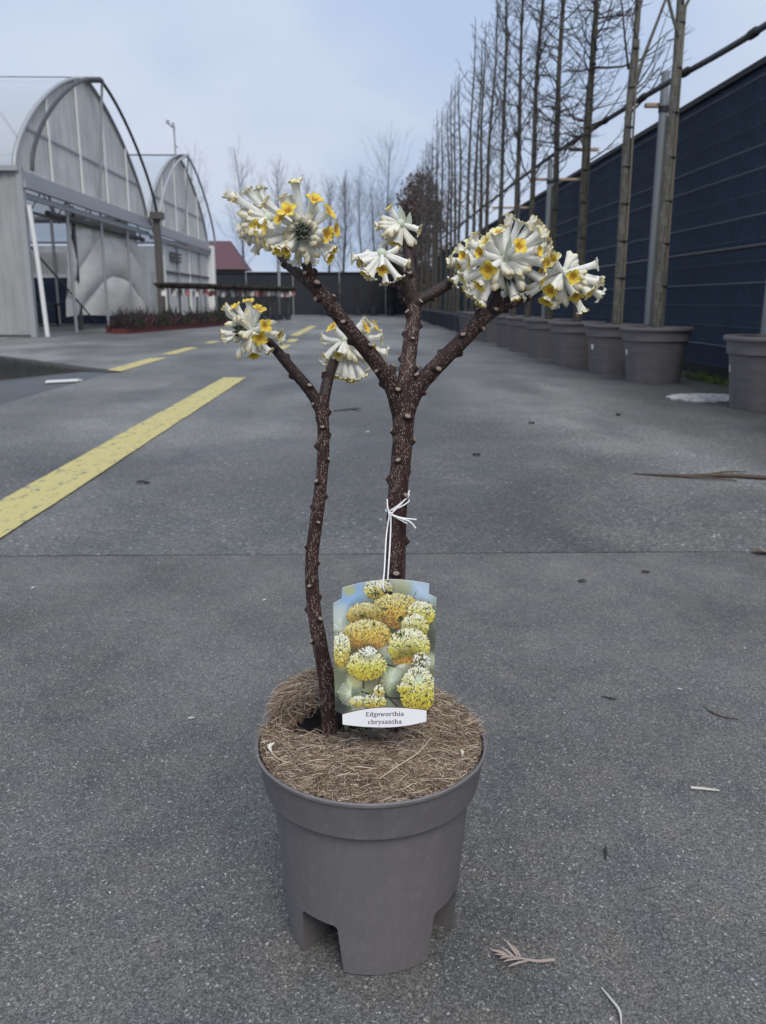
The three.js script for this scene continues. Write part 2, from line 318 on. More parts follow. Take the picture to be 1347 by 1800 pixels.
// slender nursery tree: trunk and a crown of bare, ascending limbs with side twigs
function bareTree({ seed, H, start, spread, limbs, r0 = 0.04, rise = [0.5, 1.1], twigs = 6, lean = 0.05, y0 = 0 }) {
  const R = rng(seed), ax = (R() - 0.5) * 6, az = (R() - 0.5) * 6;
  const path = (t) => [lean * Math.sin(t * 3 + ax) * t * 1.2 + 0.025 * Math.sin(t * 13 + az) * t, y0 + (H - y0) * t, lean * Math.cos(t * 2.6 + az) * t - lean * Math.cos(az) * t + 0.025 * Math.cos(t * 11 + ax) * t];
  const pts = []; for (let i = 0; i <= 12; i++) { const t = i / 12; pts.push([...path(t), r0 * Math.pow(1 - t, 0.8) + 0.004]); }
  const trunk = tube(pts, { sides: 9, seg: 40, lump: 0.16, seed });
  const g = [];
  for (let i = 0; i < limbs; i++) {
    const t = lerp((start - y0) / (H - y0), 0.985, Math.pow((i + R()) / limbs, 0.9)), p = path(t), az = R() * 6.283, k = lerp(0.75 + 0.5 * R(), 0.4, smooth(0.6, 1, t));
    const len = spread * k * (0.45 + 0.8 * R()), el = lerp(rise[0], rise[1], R()) + 0.25 * smooth(0.7, 1, t), r = 0.0036 + 0.0085 * len / spread * (0.4 + R() * 0.6);
    const c = Math.cos(az), s = Math.sin(az), at = (q) => { const h = len * q * Math.cos(el) * (1 - 0.18 * q), w = 0.06 * len * Math.sin(q * 7 + az * 3); return [p[0] + c * h - s * w, p[1] + len * (Math.sin(el) * q + 0.22 * q * q) + 0.04 * len * Math.sin(q * 9 + az), p[2] + s * h + c * w]; };
    g.push(tube([0, 0.35, 0.7, 1].map((q) => [...at(q), r * (1 - 0.75 * q)]), { sides: 4, seg: 6, cap: false }));
    const nt = Math.round(twigs * (0.5 + R()));
    for (let j = 0; j < nt; j++) {
      const q = 0.15 + 0.85 * R(), b = at(q), a2 = az + (R() < 0.5 ? -1 : 1) * (0.5 + R() * 0.9), l2 = len * (0.16 + 0.34 * R()) * (1.1 - 0.5 * q), e2 = el * (0.3 + R() * 0.8), d = [Math.cos(a2) * Math.cos(e2), Math.sin(e2), Math.sin(a2) * Math.cos(e2)];
      const m = [b[0] + d[0] * l2 * 0.55, b[1] + d[1] * l2 * 0.5, b[2] + d[2] * l2 * 0.55], e = [b[0] + d[0] * l2, b[1] + d[1] * l2 + 0.14 * l2, b[2] + d[2] * l2];
      g.push(tube([[...b, r * 0.42], [...m, r * 0.32], [...e, 0.0016]], { sides: 3, seg: 3, cap: false }));
      if (R() < 0.6) { const a3 = a2 + (R() - 0.5) * 2, l3 = l2 * 0.5; g.push(tube([[...m, r * 0.26], [m[0] + Math.cos(a3) * l3, m[1] + l3 * (R() * 0.7), m[2] + Math.sin(a3) * l3, 0.0014]], { sides: 3, seg: 1, cap: false })); }
    }
  }
  return { trunk, crown: mg(g), path };
}
// big nursery container
const potTexBig = tex(256, 256, (i, j) => { const n = fbm(i / 40, j / 12, 14, 5, 6, 21), f = hash2(i, j, 8), v = 0.82 + 0.3 * (n - 0.4) + 0.06 * f; return [0.152 * v, 0.139 * v, 0.142 * v]; }, [0.8, 0.5]);
const bigPotMat = std([1, 1, 1], 0.62, { map: potTexBig });
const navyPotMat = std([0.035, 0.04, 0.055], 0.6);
const soilMat = std([0.035, 0.026, 0.02], 0.95);
const stickerMat = std([0.8, 0.8, 0.8], 0.5);
const bigPotGeo = (() => {
  const pr = [[0, 0.02], [0.238, 0.02], [0.243, 0.0], [0.25, 0.0], [0.256, 0.012], [0.292, 0.375], [0.296, 0.385], [0.305, 0.388], [0.311, 0.395], [0.318, 0.475], [0.321, 0.485], [0.338, 0.487], [0.342, 0.493], [0.342, 0.513], [0.338, 0.52], [0.33, 0.52], [0.323, 0.516], [0.312, 0.44], [0.308, 0.40]].map(([x, y]) => new THREE.Vector2(x, y));
  const g = new THREE.LatheGeometry(pr, 48), p = g.attributes.position, u = g.attributes.uv;
  for (let i = 0; i < p.count; i++) { // faint flat facets on the wall, wavy lower edge of the collar
    const x = p.getX(i), y = p.getY(i), z = p.getZ(i), a = Math.atan2(z, x), k = y > 0.005 && y < 0.39 && Math.hypot(x, z) > 0.24 ? 1 - 0.012 * Math.abs(Math.sin(a * 6)) : 1;
    p.setXYZ(i, x * k, y, z * k); u.setXY(i, u.getX(i) * 2, y);
  }
  return toCreasedNormals(g, 0.6);
})();
const soilGeo = (() => { const g = new THREE.CircleGeometry(0.309, 28); g.rotateX(-Math.PI / 2); g.translate(0, 0.455, 0); return g; })();
const caneMat = std([0.19, 0.165, 0.125], 0.7);
const treeKinds = [];
for (let k = 0; k < 5; k++) treeKinds.push(bareTree({ seed: 100 + k, H: 6.6, start: 2.35, spread: 0.62, limbs: k < 3 ? 72 : 42, twigs: k < 3 ? 7 : 5, r0: 0.048, y0: 0.45, rise: [0.35, 1.15], lean: 0.05 }));
const ringGeo = new THREE.TorusGeometry(1, 0.16, 5, 14); ringGeo.rotateX(Math.PI / 2);
const treeSpots = [[2.95, -5.62, 0], [2.81, -7.55, 0.02], [2.72, -8.5, 0.02], [2.58, -9.55, 0.03], [2.54, -10.85, 0.03], [2.52, -12.15, 0.03], [2.51, -13.3, 0.02], [2.49, -14.9, 0.03]];
{ let z = -16.1; const R = rng(12); while (z > -37.5) { treeSpots.push([2.46 + 0.1 * (R() - 0.5), z, 0.02 + 0.04 * R()]); z -= 0.95 + 0.4 * R(); } }
treeSpots.forEach(([x, z], i) => {
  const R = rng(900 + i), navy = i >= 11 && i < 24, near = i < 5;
  const where = i === 0 ? 'grey nursery pot at the right edge with its tree beyond the picture' : i === 1 ? 'bare tree with pale ringed trunk in the large grey pot left of the weeds' : i === 2 ? 'bare tree with greenish ringed trunk and forked limb, second trunk from the right' : `${WORD[i]} bare nursery tree from the right in the row along the fence`;
  const t = thing('potted_tree', where, 'potted tree', [x, 0, z], 0, 'potted trees in a row along the navy fence');
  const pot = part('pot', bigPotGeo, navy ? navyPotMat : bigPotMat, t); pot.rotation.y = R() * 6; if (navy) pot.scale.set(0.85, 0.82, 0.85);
  part('soil', soilGeo, soilMat, pot);
  if (i < 3) { const s = part('sticker', (() => { const g = new THREE.CylinderGeometry(0.2845, 0.2795, 0.05, 6, 1, true, 0, 0.13); g.translate(0, 0.285, 0); return g; })(), stickerMat, pot); s.rotation.y = [-1.80, -1.5, -1.25][i] - pot.rotation.y - 0.065; }
  let kind = treeKinds[i < 9 ? i % 3 : 3 + ((i * 3 + (i >> 2)) % 5 > 2 ? 1 : 0)];
  if (near) kind = bareTree({ seed: 300 + i * 7, H: 6.4, start: [3.3, 2.95, 2.5, 2.3, 2.3][i], spread: [0.5, 0.62, 0.7, 0.72, 0.68][i], limbs: [24, 26, 34, 110, 100][i], twigs: [4, 6, 6, 10, 9][i], r0: [0.05, 0.052, 0.048, 0.055, 0.05][i], y0: 0.45, rise: [[0.7, 1.2], [0.7, 1.2], [0.6, 1.1], [-0.05, 0.8], [0, 0.9]][i], lean: 0.015 });
  const g = new THREE.Group(); // trunk and crown turn together per tree
  const tr = part('trunk', kind.trunk, i < 3 ? barkPale : barkDark, t), cr = part('crown', kind.crown, twigMat, t);
  const turn = near ? 0 : R() * 6.28, sc = near ? 1 : 0.93 + 0.14 * R();
  for (const o of [tr, cr]) { o.rotation.y = turn; o.scale.set(1, sc, 1); if (!near) { o.rotation.x = (R() - 0.5) * 0.02; } }
  if (i === 2) part('limb', [tube([[0, 2.7, 0, 0.024], [0.09, 3.1, 0.02, 0.019], [0.22, 3.5, 0.05, 0.015], [0.42, 4.1, 0.08, 0.009]], { sides: 7 }), tube([[0.11, 3.16, 0.02, 0.009], [0.3, 3.34, 0.1, 0.005], [0.42, 3.4, 0.12, 0.002]], { sides: 4 }), tube([[0.26, 3.6, 0.05, 0.008], [0.3, 3.85, -0.08, 0.003]], { sides: 4 })], barkPale, t);
  if (i === 1) part('limb', [tube([[0, 3.05, 0, 0.016], [-0.12, 3.3, 0.04, 0.013], [-0.24, 3.75, 0.06, 0.007]], { sides: 6 }), tube([[0, 3.2, 0, 0.016], [0.14, 3.5, 0, 0.011], [0.3, 3.9, 0, 0.006]], { sides: 6 })], barkPale, t);
  if (near) {
    const a = -0.6 + 0.5 * i, cane = part('cane', tube([[0.055 * Math.cos(a), 0.44, 0.055 * Math.sin(a), 0.013], [0.05 * Math.cos(a), 1.8, 0.05 * Math.sin(a), 0.012], [0.045 * Math.cos(a), 3.3, 0.045 * Math.sin(a), 0.011]], { sides: 6 }), i > 2 ? barkDark : caneMat, t);
    for (let y = 0.8 + 0.1 * i; y < 3.4; y += 0.34 + 0.06 * R()) { const p = kind.path((y - 0.45) / 5.95), tie = part('tie', ringGeo, blackMat, t); tie.position.set(p[0] + 0.012 * Math.cos(a), y, p[2] + 0.012 * Math.sin(a)); const r = 0.047 * (1 - (y - 0.45) / 8) + 0.006; tie.scale.set(r, 0.05, r); }
  }
});
// support rails, posts and battens
{
  const railMat = std([0.05, 0.055, 0.062], 0.45, { metalness: 0.5 });
  const t = thing('support_rail', 'dark steel tube rail at head height tying the row of trees', 'rail');
  const pts = [[3.02, 2.72, -1.5], [2.97, 2.74, -6.5], [2.87, 2.76, -8.0], [2.8, 2.78, -9.5], [2.76, 2.82, -12], [2.74, 2.84, -18], [2.72, 2.84, -38]];
  part('tube', tube(pts.map((p) => [...p, 0.026]), { sides: 10, seg: 40 }), railMat, t);
  for (const [x, y, z] of [[2.972, 2.74, -6.45], [2.9, 2.757, -7.55], [2.845, 2.768, -8.5], [2.795, 2.782, -9.6], [2.78, 2.8, -10.9]]) { const c = part('clamp', rod([x, y, z - 0.05], [x, y, z + 0.05], 0.036, 10), blackMat, t); }
  const low = thing('lower_rail', 'thin dark tube rail low in front of the navy fence', 'rail');
  part('tube', tube([[3.2, 1.19, -1.5, 0.018], [3.2, 1.2, -8, 0.018], [3.15, 1.19, -16, 0.018], [3.1, 1.19, -38, 0.018]], { sides: 8, seg: 30 }), railMat, low);
  const galv = tex(128, 256, (i, j) => { const n = fbm(i / 12, j / 20, 44, 4, 10, 12), v = 0.16 + 0.14 * n; return [v * 0.93, v, v * 1.04]; }, [0.2, 0.5]);
  const pm = std([1, 1, 1], 0.45, { map: galv, metalness: 0.45 });
  [[3.06, -5.95, 'galvanised steel post behind the rightmost pot'], [3.05, -8.46, 'tall galvanised steel post between the two pale trunks'], [3.05, -13.42, 'third galvanised steel post from the right, rising above the fence'], [3.03, -16.0, 'fourth galvanised steel post from the right, among dark trunks'], [3.02, -21, 'farthest galvanised steel post of the tree row']].forEach(([x, z, l]) => {
    const p = thing('steel_post', l, 'post', [x, 0, z], 0, 'steel posts of the tree support');
    part('pipe', (() => { const pr = [[0, 0], [0.042, 0], [0.042, 3.0], [0.036, 3.0], [0.036, 2.9], [0, 2.9]].map(([a, b]) => new THREE.Vector2(a, b)); return toCreasedNormals(new THREE.LatheGeometry(pr, 18), 0.5); })(), pm, p);
    part('collar', rod([0, 2.62, 0], [0, 2.68, 0], 0.05, 14), blackMat, p);
  });
  const wood = std([0.34, 0.255, 0.18], 0.85);
  [[-6.3, 2.98, 3.62], [-8.52, 2.88, 3.2], [-10.9, 2.72, 3.1], [-13.5, 2.78, 3.62], [-17.5, 2.76, 3.62]].forEach(([z, xa, xb], i) => {
    const g = new RoundedBoxGeometry(xb - xa, 0.04, 0.06, 2, 0.006); g.translate((xa + xb) / 2, 2.70 + (i === 0 ? 0.05 : 0), z);
    single('wooden_batten', g, wood, `${['wooden batten at the top right corner', 'wooden batten ending at the tall galvanised post', 'wooden batten behind the third dark trunk', 'fourth wooden batten from the right', 'farthest wooden batten'][i]}, linking rail to fence`, 'batten', 'battens between rail and fence');
  });
  single('hanging_strap', tube([[2.98, 2.72, -6.0, 0.006], [3.0, 2.5, -6.0, 0.004], [2.99, 2.24, -6.02, 0.003]], { sides: 4 }), std([0.3, 0.31, 0.33], 0.7), 'loose grey strap hanging from the head-height rail', 'strap');
}
// weeds at the fence foot
{
  const R = rng(77), g = [];
  for (let i = 0; i < 300; i++) { const x = 3.25 + 0.28 * R(), z = -7.5 - 0.8 * (R() + R() - 1) - 0.1, h = 0.025 + 0.13 * R() * R() * R(), a = R() * 6.28, l = 0.05 * R(); g.push(tube([[x, 0, z, 0.004], [x + Math.cos(a) * l * 0.5, h * 0.7, z + Math.sin(a) * l * 0.5, 0.004], [x + Math.cos(a) * l * 1.6, h, z + Math.sin(a) * l * 1.6, 0.001]], { sides: 3, seg: 3, cap: false })); }
  const o = part('weeds', g, std([0.05, 0.09, 0.02], 0.8), scene); o.scale.z = DEEP; tag(o, 'small green weeds growing at the foot of the navy fence', 'weeds', null, 'stuff');
}

// ------------------------------------------------------------------ greenhouses on the left
const sheetTex = tex(256, 256, (i, j) => { const n = fbm(i / 10, j / 70, 24, 5, 25, 4), m = fbm(i / 40, j / 40, 25, 4, 6, 6), v = 0.64 + 0.24 * (n - 0.5) + 0.18 * (m - 0.5); return [v, v * 0.985, v * 0.94]; }, [3, 3]);
const sheetMat = new THREE.MeshPhysicalMaterial({ map: sheetTex, roughness: 0.75, transmission: 0.25, thickness: 0, side: THREE.DoubleSide });
const wallMat = new THREE.MeshPhysicalMaterial({ map: tex(256, 256, (i, j) => { const n = fbm(i / 6, j / 90, 74, 5, 42, 3), m = fbm(i / 30, j / 40, 75, 4, 9, 6), v = 0.36 + 0.13 * (n - 0.5) + 0.12 * (m - 0.5); return [v, v * 1.0, v * 0.985]; }, [1.6, 3]), roughness: 0.7, transmission: 0.2, thickness: 0, side: THREE.DoubleSide });
const filmMat = new THREE.MeshPhysicalMaterial({ color: lin(0.70, 0.73, 0.76), roughness: 0.35, transmission: 0.6, thickness: 0, side: THREE.DoubleSide });
const galvMat = std([0.34, 0.35, 0.36], 0.5, { metalness: 0.3 }), whiteMat = std([0.72, 0.72, 0.7], 0.5), darkSteel = std([0.06, 0.06, 0.062], 0.5, { metalness: 0.3 });
const brownSteel = std([0.09, 0.082, 0.076], 0.6);
function greenhouse(za, zb, FX, label, open, eave = 3.38, rise = 2.95) {
  const t = thing('greenhouse', label, 'greenhouse', [FX, 0, 0], 0, 'arched greenhouses');
  const zm = (za + zb) / 2, hw = Math.abs(zb - za) / 2;
  const arch = (z) => { const u = Math.min(1, Math.abs(z - zm) / hw); return eave + rise * (0.55 * (1 - Math.pow(u, 1.35)) + 0.45 * Math.sqrt(Math.max(0, 1 - u * u))); };
  const archPts = (x, r, n = 24) => { const p = []; for (let i = 0; i <= n; i++) { const a = i / n * Math.PI, z = zm + Math.cos(a) * hw * (za > zb ? 1 : -1); p.push([x, arch(z), z, r]); } return p; };
  // corrugated gable sheets between mullions
  const N = 5;
  for (let k = 0; k < N; k++) {
    const z0 = lerp(za, zb, k / N), z1 = lerp(za, zb, (k + 1) / N), nc = 56;
    part('gable_sheet', grid(nc, 10, (u, v) => { const z = lerp(z0, z1, u), top = Math.max(eave + 0.03, arch(z) - 0.03); return [-0.03 + 0.011 * (Math.round(u * nc) % 2 ? 1 : -1), lerp(eave - 0.02, top, v), z]; }, (u, v, p) => [p[2], p[1]]), sheetMat, t);
    if (k) part('mullion', box(-0.005, 0.04, eave, arch(z0) - 0.02, z0 - 0.035, z0 + 0.035), whiteMat, t);
  }
  part('cross_rail', [box(-0.012, 0.012, eave + 0.95, eave + 1.0, zb + hw * 0.16, za - hw * 0.16)], galvMat, t);
  part('gable_arch', tube(archPts(0, 0.05), { sides: 8, seg: 60 }), galvMat, t);
  part('front_arch', tube(archPts(0.36, 0.045), { sides: 8, seg: 60 }), za > -20 ? darkSteel : galvMat, t);
  part('strut', rod([0.36, arch(zm - hw * 0.02), zm - 0.1], [0.05, eave + 0.1, zm - hw * 0.32 + 1.4], 0.035), galvMat, t);
  part('beam', [box(0.0, 0.09, eave - 0.16, eave + 0.02, zb, za), box(0.09, 0.2, eave - 0.34, eave - 0.2, zb, za), box(0.0, 0.07, eave - 0.52, eave - 0.4, zb, za)], galvMat, t);
  part('ridge_cap', box(-26, 0.4, eave + rise - 0.02, eave + rise + 0.06, zm - 0.14, zm + 0.14), darkSteel, t);
  // film roof with hoops
  part('roof', grid(26, 40, (u, v) => { const a = v * Math.PI, z = zm + Math.cos(a) * hw; return [lerp(-0.06, -26, u), arch(z) + 0.02, z]; }), filmMat, t);
  for (let k = 1; k < 7; k++) part('hoop', tube(archPts(-k * 3, 0.04).map((p) => [p[0], p[1] - 0.04, p[2], p[3]]), { sides: 6, seg: 40 }), galvMat, t);
  // gutters on both eaves
  for (const z of [za, zb]) part('gutter', box(-26, 0.1, eave - 0.02, eave + 0.08, z - 0.1, z + 0.1), galvMat, t);
  part('end_wall', grid(60, 6, (u, v) => [-26, lerp(0.02, eave + 1.2, v), lerp(za, zb, u)], (u, v, p) => [p[2], p[1]]), sheetMat, t);
  return { t, arch, zm, hw, eave };
}
const G1 = greenhouse(-17.2, -27.2, -7.2, 'nearer arched greenhouse with open front and hanging sheet', true);
const G2 = greenhouse(-27.45, -37.4, -7.2, 'farther arched greenhouse with closed lower wall and mast on the ridge', false, 3.3, 2.9);
{ // lower part of the nearer house: open, with corrugated side wall facing the camera
  const t = G1.t;
  part('far_side_wall', grid(80, 4, (u, v) => [lerp(-0.3, -26, u), lerp(0.05, 3.2, v), -37.3 + 0.012 * (Math.round(u * 80) % 2 ? 1 : -1)], (u, v, p) => [p[0], p[1]]), sheetMat, G2.t);
  part('side_wall', grid(220, 6, (u, v) => [lerp(0.05, -20, u), lerp(0.05, 3.4, v), -17.2 + 0.012 * (Math.round(u * 220) % 2 ? 1 : -1)], (u, v, p) => [p[0], p[1]]), wallMat, t);
  part('corner_post', box(0.02, 0.14, 0, 3.45, -17.3, -17.16), galvMat, t);
  for (const z of [-19.9, -22.4, -24.8]) part('post', rod([0.02, 0, z], [0.02, 3.3, z], 0.04), galvMat, t);
  part('column', [box(0.22, 0.42, 0, 3.45, -27.32, -27.12), box(0.15, 0.55, 3.38, 3.6, -27.4, -27.0)], brownSteel, t);
  part('downpipe', tube([[0.3, 0.0, -17.35, 0.05], [0.26, 1.5, -17.3, 0.05], [0.2, 2.7, -17.25, 0.05]], { sides: 10 }), whiteMat, t);
  // trusses inside
  for (const x of [-0.5, -4, -8]) {
    part('truss', [rod([x, 3.3, -17.4], [x, 3.3, -27], 0.04, 6), rod([x, 2.75, -17.4], [x, 2.75, -27], 0.04, 6), ...Array.from({ length: 12 }, (_, i) => { const a = -17.4 - i * 0.8, b = a - 0.8; return i % 2 ? rod([x, 3.3, a], [x, 2.75, b], 0.02, 5) : rod([x, 2.75, a], [x, 3.3, b], 0.02, 5); })], galvMat, t);
  }
  part('cross_brace', [rod([-2, 0.2, -18.2], [-2, 2.7, -20.6], 0.025, 5), rod([-2, 0.2, -20.6], [-2, 2.7, -18.2], 0.025, 5), rod([-0.2, 2.2, -17.5], [-0.2, 0.2, -22], 0.022, 5)], darkSteel, t);
  part('inner_post', [box(-0.36, -0.22, 0, 3.1, -21.1, -20.95)], darkSteel, t);
  part('shade_screen', box(-26, -0.9, 0, 1.5, -27.0, -26.94), clothMat, t);
  part('back_panel', box(-26, -0.9, 1.62, 2.3, -27.0, -26.95), sheetMat, t);
  part('bench', [box(-12, -2.2, 0.62, 0.68, -25.6, -24.2), ...[-11.5, -8.5, -5.5, -2.6].flatMap((x) => [box(x, x + 0.06, 0, 0.62, -25.5, -25.44), box(x, x + 0.06, 0, 0.62, -24.4, -24.34)])], darkSteel, t);
  for (let k = 0; k < 6; k++) part('inner_column', rod([-3 - k * 3.6, 0, -26.8], [-3 - k * 3.6, 3.3, -26.8], 0.05, 6), galvMat, t);
  part('roller_tube', rod([-0.1, 2.72, -19], [-0.1, 2.72, -27], 0.07, 8), darkSteel, t);
  // farther house: sheets and doors below the beam
  const s = G2.t;
  for (let k = 0; k < 4; k++) { const z0 = -29.2 - k * 2.05, z1 = z0 - 2.0; part('wall_sheet', grid(40, 6, (u, v) => [-0.04 + 0.01 * (Math.round(u * 40) % 2 ? 1 : -1), lerp(0.05, 2.85, v), lerp(z0, z1, u)], (u, v, p) => [p[2], p[1]]), sheetMat, s); part('mullion', box(-0.03, 0.05, 0, 2.9, z0 - 0.03, z0 + 0.03), k % 2 ? galvMat : whiteMat, s); }
  part('wall_rail', [box(-0.02, 0.04, 1.75, 1.82, -37.3, -29.3), box(-0.02, 0.04, 2.84, 2.92, -37.3, -27.5)], darkSteel, s);
  part('corner_post', box(-0.08, 0.3, 0, 3.2, -37.6, -37.3), whiteMat, s);
  part('vent', [0, 1, 2].map((i) => box(0.0, 0.06, 2.2 + i * 0.13, 2.26 + i * 0.13, -31.8, -30.1)), brownSteel, s);
}
{ // mast with small instruments on the farther ridge
  const t = thing('weather_mast', 'thin weather mast with small arms on the farther greenhouse ridge', 'mast', [-7.3, 6.27, -32.4]);
  part('pole', rod([0, -0.02, 0], [0, 1.05, 0], 0.035, 6), galvMat, t);
  part('arm', [rod([-0.05, 0.98, 0], [-0.1, 1.02, 0.62], 0.025, 5), rod([0, 0.35, 0], [0.05, 0.3, -0.3], 0.02, 5)], galvMat, t);
  part('cup', [rod([-0.1, 1.0, 0.62], [-0.1, 1.12, 0.62], 0.07, 6), rod([0, 0.95, 0.15], [0, 1.12, 0.15], 0.05, 6)], galvMat, t);
}
{ // big plastic sheet hanging in the opening
  const g = grid(130, 110, (u, v) => {
    const ed = Math.min(1, 6 * u, 6 * (1 - u)) * 0.8 + 0.2, wide = lerp(1.06, 0.98, v), z = -20.75 - 6.1 * u * wide + (1 - v) * (1 - u) * 0.75, top = 3.02 - 0.05 * Math.sin(u * 9), bot = 0.30 + 0.22 * u * u + 0.08 * Math.sin(u * 5 + 1);
    const y = lerp(bot, top, v), crease = (q) => 2 * Math.pow(Math.abs(Math.sin(q)), 0.55) - 1, sag = (uu, vv) => crease((vv * 5.5 + Math.pow(uu - 0.6, 2) * 11 + 0.5 * fbm(uu * 3, vv * 3, 81, 3)) * 1.25);
    const w = 0.075 * sag(u, v) * (1 - v * 0.5) + 0.035 * crease(u * 13 + v * 3) * (0.3 + v) + 0.10 * (fbm(u * 4, v * 3, 36, 2) - 0.5);
    return [-7.45 + w * 1.2 * ed, y, z];
  });
  const tx = tex(256, 256, (i, j) => { const n = fbm(i / 30, j / 20, 64, 5, 9, 13), v = 0.66 + 0.16 * (n - 0.5); return [v, v * 0.955, v * 0.875]; });
  single('hanging_sheet', g, new THREE.MeshPhysicalMaterial({ map: tx, roughness: 0.6, transmission: 0.06, thickness: 0, side: THREE.DoubleSide }), 'large beige plastic sheet hanging in folds inside the open greenhouse', 'plastic sheet');
}
// ------------------------------------------------------------------ house beyond the far fence
{
  const t = thing('house', 'low brown house with a maroon roof beyond the far fence', 'house', [-8.6, 0, -52]);
  part('wall', box(-4.2, 0.6, 0, 2.75, -3, 0), std([0.10, 0.06, 0.045], 0.9), t);
  const rg = new THREE.BufferGeometry();
  const P = [[-4.6, 2.7, 0.4], [1.0, 2.7, 0.4], [1.0, 2.7, -3.4], [-4.6, 2.7, -3.4], [-4.0, 4.55, -1.5], [-0.1, 4.55, -1.5]], q = (a, b, c, d) => d === undefined ? [a, b, c] : [a, b, c, a, c, d];
  rg.setAttribute('position', new THREE.Float32BufferAttribute([...q(0, 1, 5, 4), ...q(1, 2, 5), ...q(2, 3, 4, 5), ...q(3, 0, 4), ...q(3, 2, 1, 0)].flatMap((i) => P[i]), 3)); rg.setAttribute('uv', new THREE.Float32BufferAttribute(new Float32Array(54), 2)); rg.computeVertexNormals();
  part('roof', rg, std([0.10, 0.05, 0.062], 0.8), t);
  for (const x of [-3.4, -2.0, -0.6]) { const w = part('window', box(x, x + 0.9, 1.2, 2.3, 0.0, 0.05), whiteMat, t); part('pane', box(x + 0.07, x + 0.83, 1.27, 2.23, 0.05, 0.06), std([0.02, 0.025, 0.03], 0.15), w); }
}
// trees beyond the fence
[[-1.2, -46, 7.2, 1.6, 90, 21, 'bushy bare tree behind the middle of the far fence'], [-8.4, -56, 10.2, 2.6, 50, 22, 'tall thin bare tree behind the maroon-roofed house'], [2.0, -66, 12.5, 4.2, 60, 23, 'wide spreading faint bare tree right of the middle, far off'], [-4.3, -60, 9.0, 2.4, 60, 24, 'faint bare tree behind the left flower heads'], [0.6, -56, 8.2, 1.9, 60, 25, 'bare tree just left of the brown-leaved trees'], [-13, -62, 11.0, 3, 50, 26, 'bare tree behind the farther greenhouse ridge'], [-6.2, -58, 9.6, 2.6, 70, 27, 'loose bare tree above the right end of the maroon roof'], [-2.8, -64, 9.4, 2.8, 80, 28, 'wide bare tree between the two middle bare trees, farther off'], [1.4, -50, 6.6, 1.7, 80, 29, 'low bushy bare tree beside the brown-leaved trees'], [-0.2, -72, 10.5, 3.4, 80, 30, 'farthest bare tree, seen above the middle flower heads']].forEach(([x, z, H, sp, n, seed, l]) => {
  const k = bareTree({ seed, H, start: H * 0.25, spread: sp, limbs: n, twigs: 12, r0: 0.09, rise: [0.7, 1.25], lean: 0.2 });
  const t = thing('bare_tree', l, 'tree', [x, -0.02, z], 0, 'bare trees beyond the far fence'); part('trunk', k.trunk, barkDark, t); part('crown', k.crown, twigMat, t);
});
// trees that have kept their brown leaves, at the far end of the row
{
  const leafGeo = new THREE.PlaneGeometry(0.085, 0.13, 1, 2); { const p = leafGeo.attributes.position; for (let i = 0; i < p.count; i++) p.setZ(i, 0.02 * Math.abs(p.getX(i)) / 0.04 - 0.015 * Math.abs(p.getY(i)) / 0.06); leafGeo.computeVertexNormals(); }
  const lm = [std([0.15, 0.11, 0.105], 0.9, { side: THREE.DoubleSide }), std([0.13, 0.10, 0.10], 0.9, { side: THREE.DoubleSide }), std([0.16, 0.115, 0.105], 0.9, { side: THREE.DoubleSide })];
  [[2.55, -38.6, 6.6, 1.15], [2.3, -40.2, 6.0, 1.2], [3.1, -40.8, 6.9, 1.3]].forEach(([x, z, H, rad], i) => {
    const t = thing('brown_leaved_tree', ['brown-leaved tree at the near end of the far hedge, right', 'lower left of the brown-leaved trees at the row end', 'tallest brown-leaved tree hard against the navy fence'][i], 'tree', [x, 0, z], 0, 'brown-leaved trees at the end of the row');
    const k = bareTree({ seed: 500 + i, H, start: 1.0, spread: rad, limbs: 70, twigs: 4, r0: 0.06, rise: [0.4, 1.1] });
    part('trunk', k.trunk, barkDark, t); part('limbs', k.crown, twigMat, t);
    const R = rng(600 + i), n = 3600, im = new THREE.InstancedMesh(leafGeo, lm[i], n), m = new THREE.Matrix4(), q = new THREE.Quaternion(), e = new THREE.Euler(), clumps = [];
    for (let c = 0; c < 46; c++) { const y = lerp(0.9, H * 0.96, R()), w = rad * Math.sqrt(Math.max(0.05, 1 - Math.pow((y / H - 0.42) / 0.6, 2))), a = R() * 6.28, r = w * Math.sqrt(R()); clumps.push([Math.cos(a) * r, y, Math.sin(a) * r, 0.18 + 0.22 * R()]); }
    for (let j = 0; j < n; j++) { const c = clumps[Math.floor(R() * clumps.length)], g = () => (R() + R() + R() - 1.5) * c[3] * 1.3; e.set(R() * 6, R() * 6, R() * 6); q.setFromEuler(e); const s = 0.6 + 0.7 * R(); m.compose(V(c[0] + g(), c[1] + g(), c[2] + g()), q, V(s, s, s)); im.setMatrixAt(j, m); }
    im.name = 'leaves'; im.userData.kind = 'stuff'; shade(im); t.add(im);
  });
}
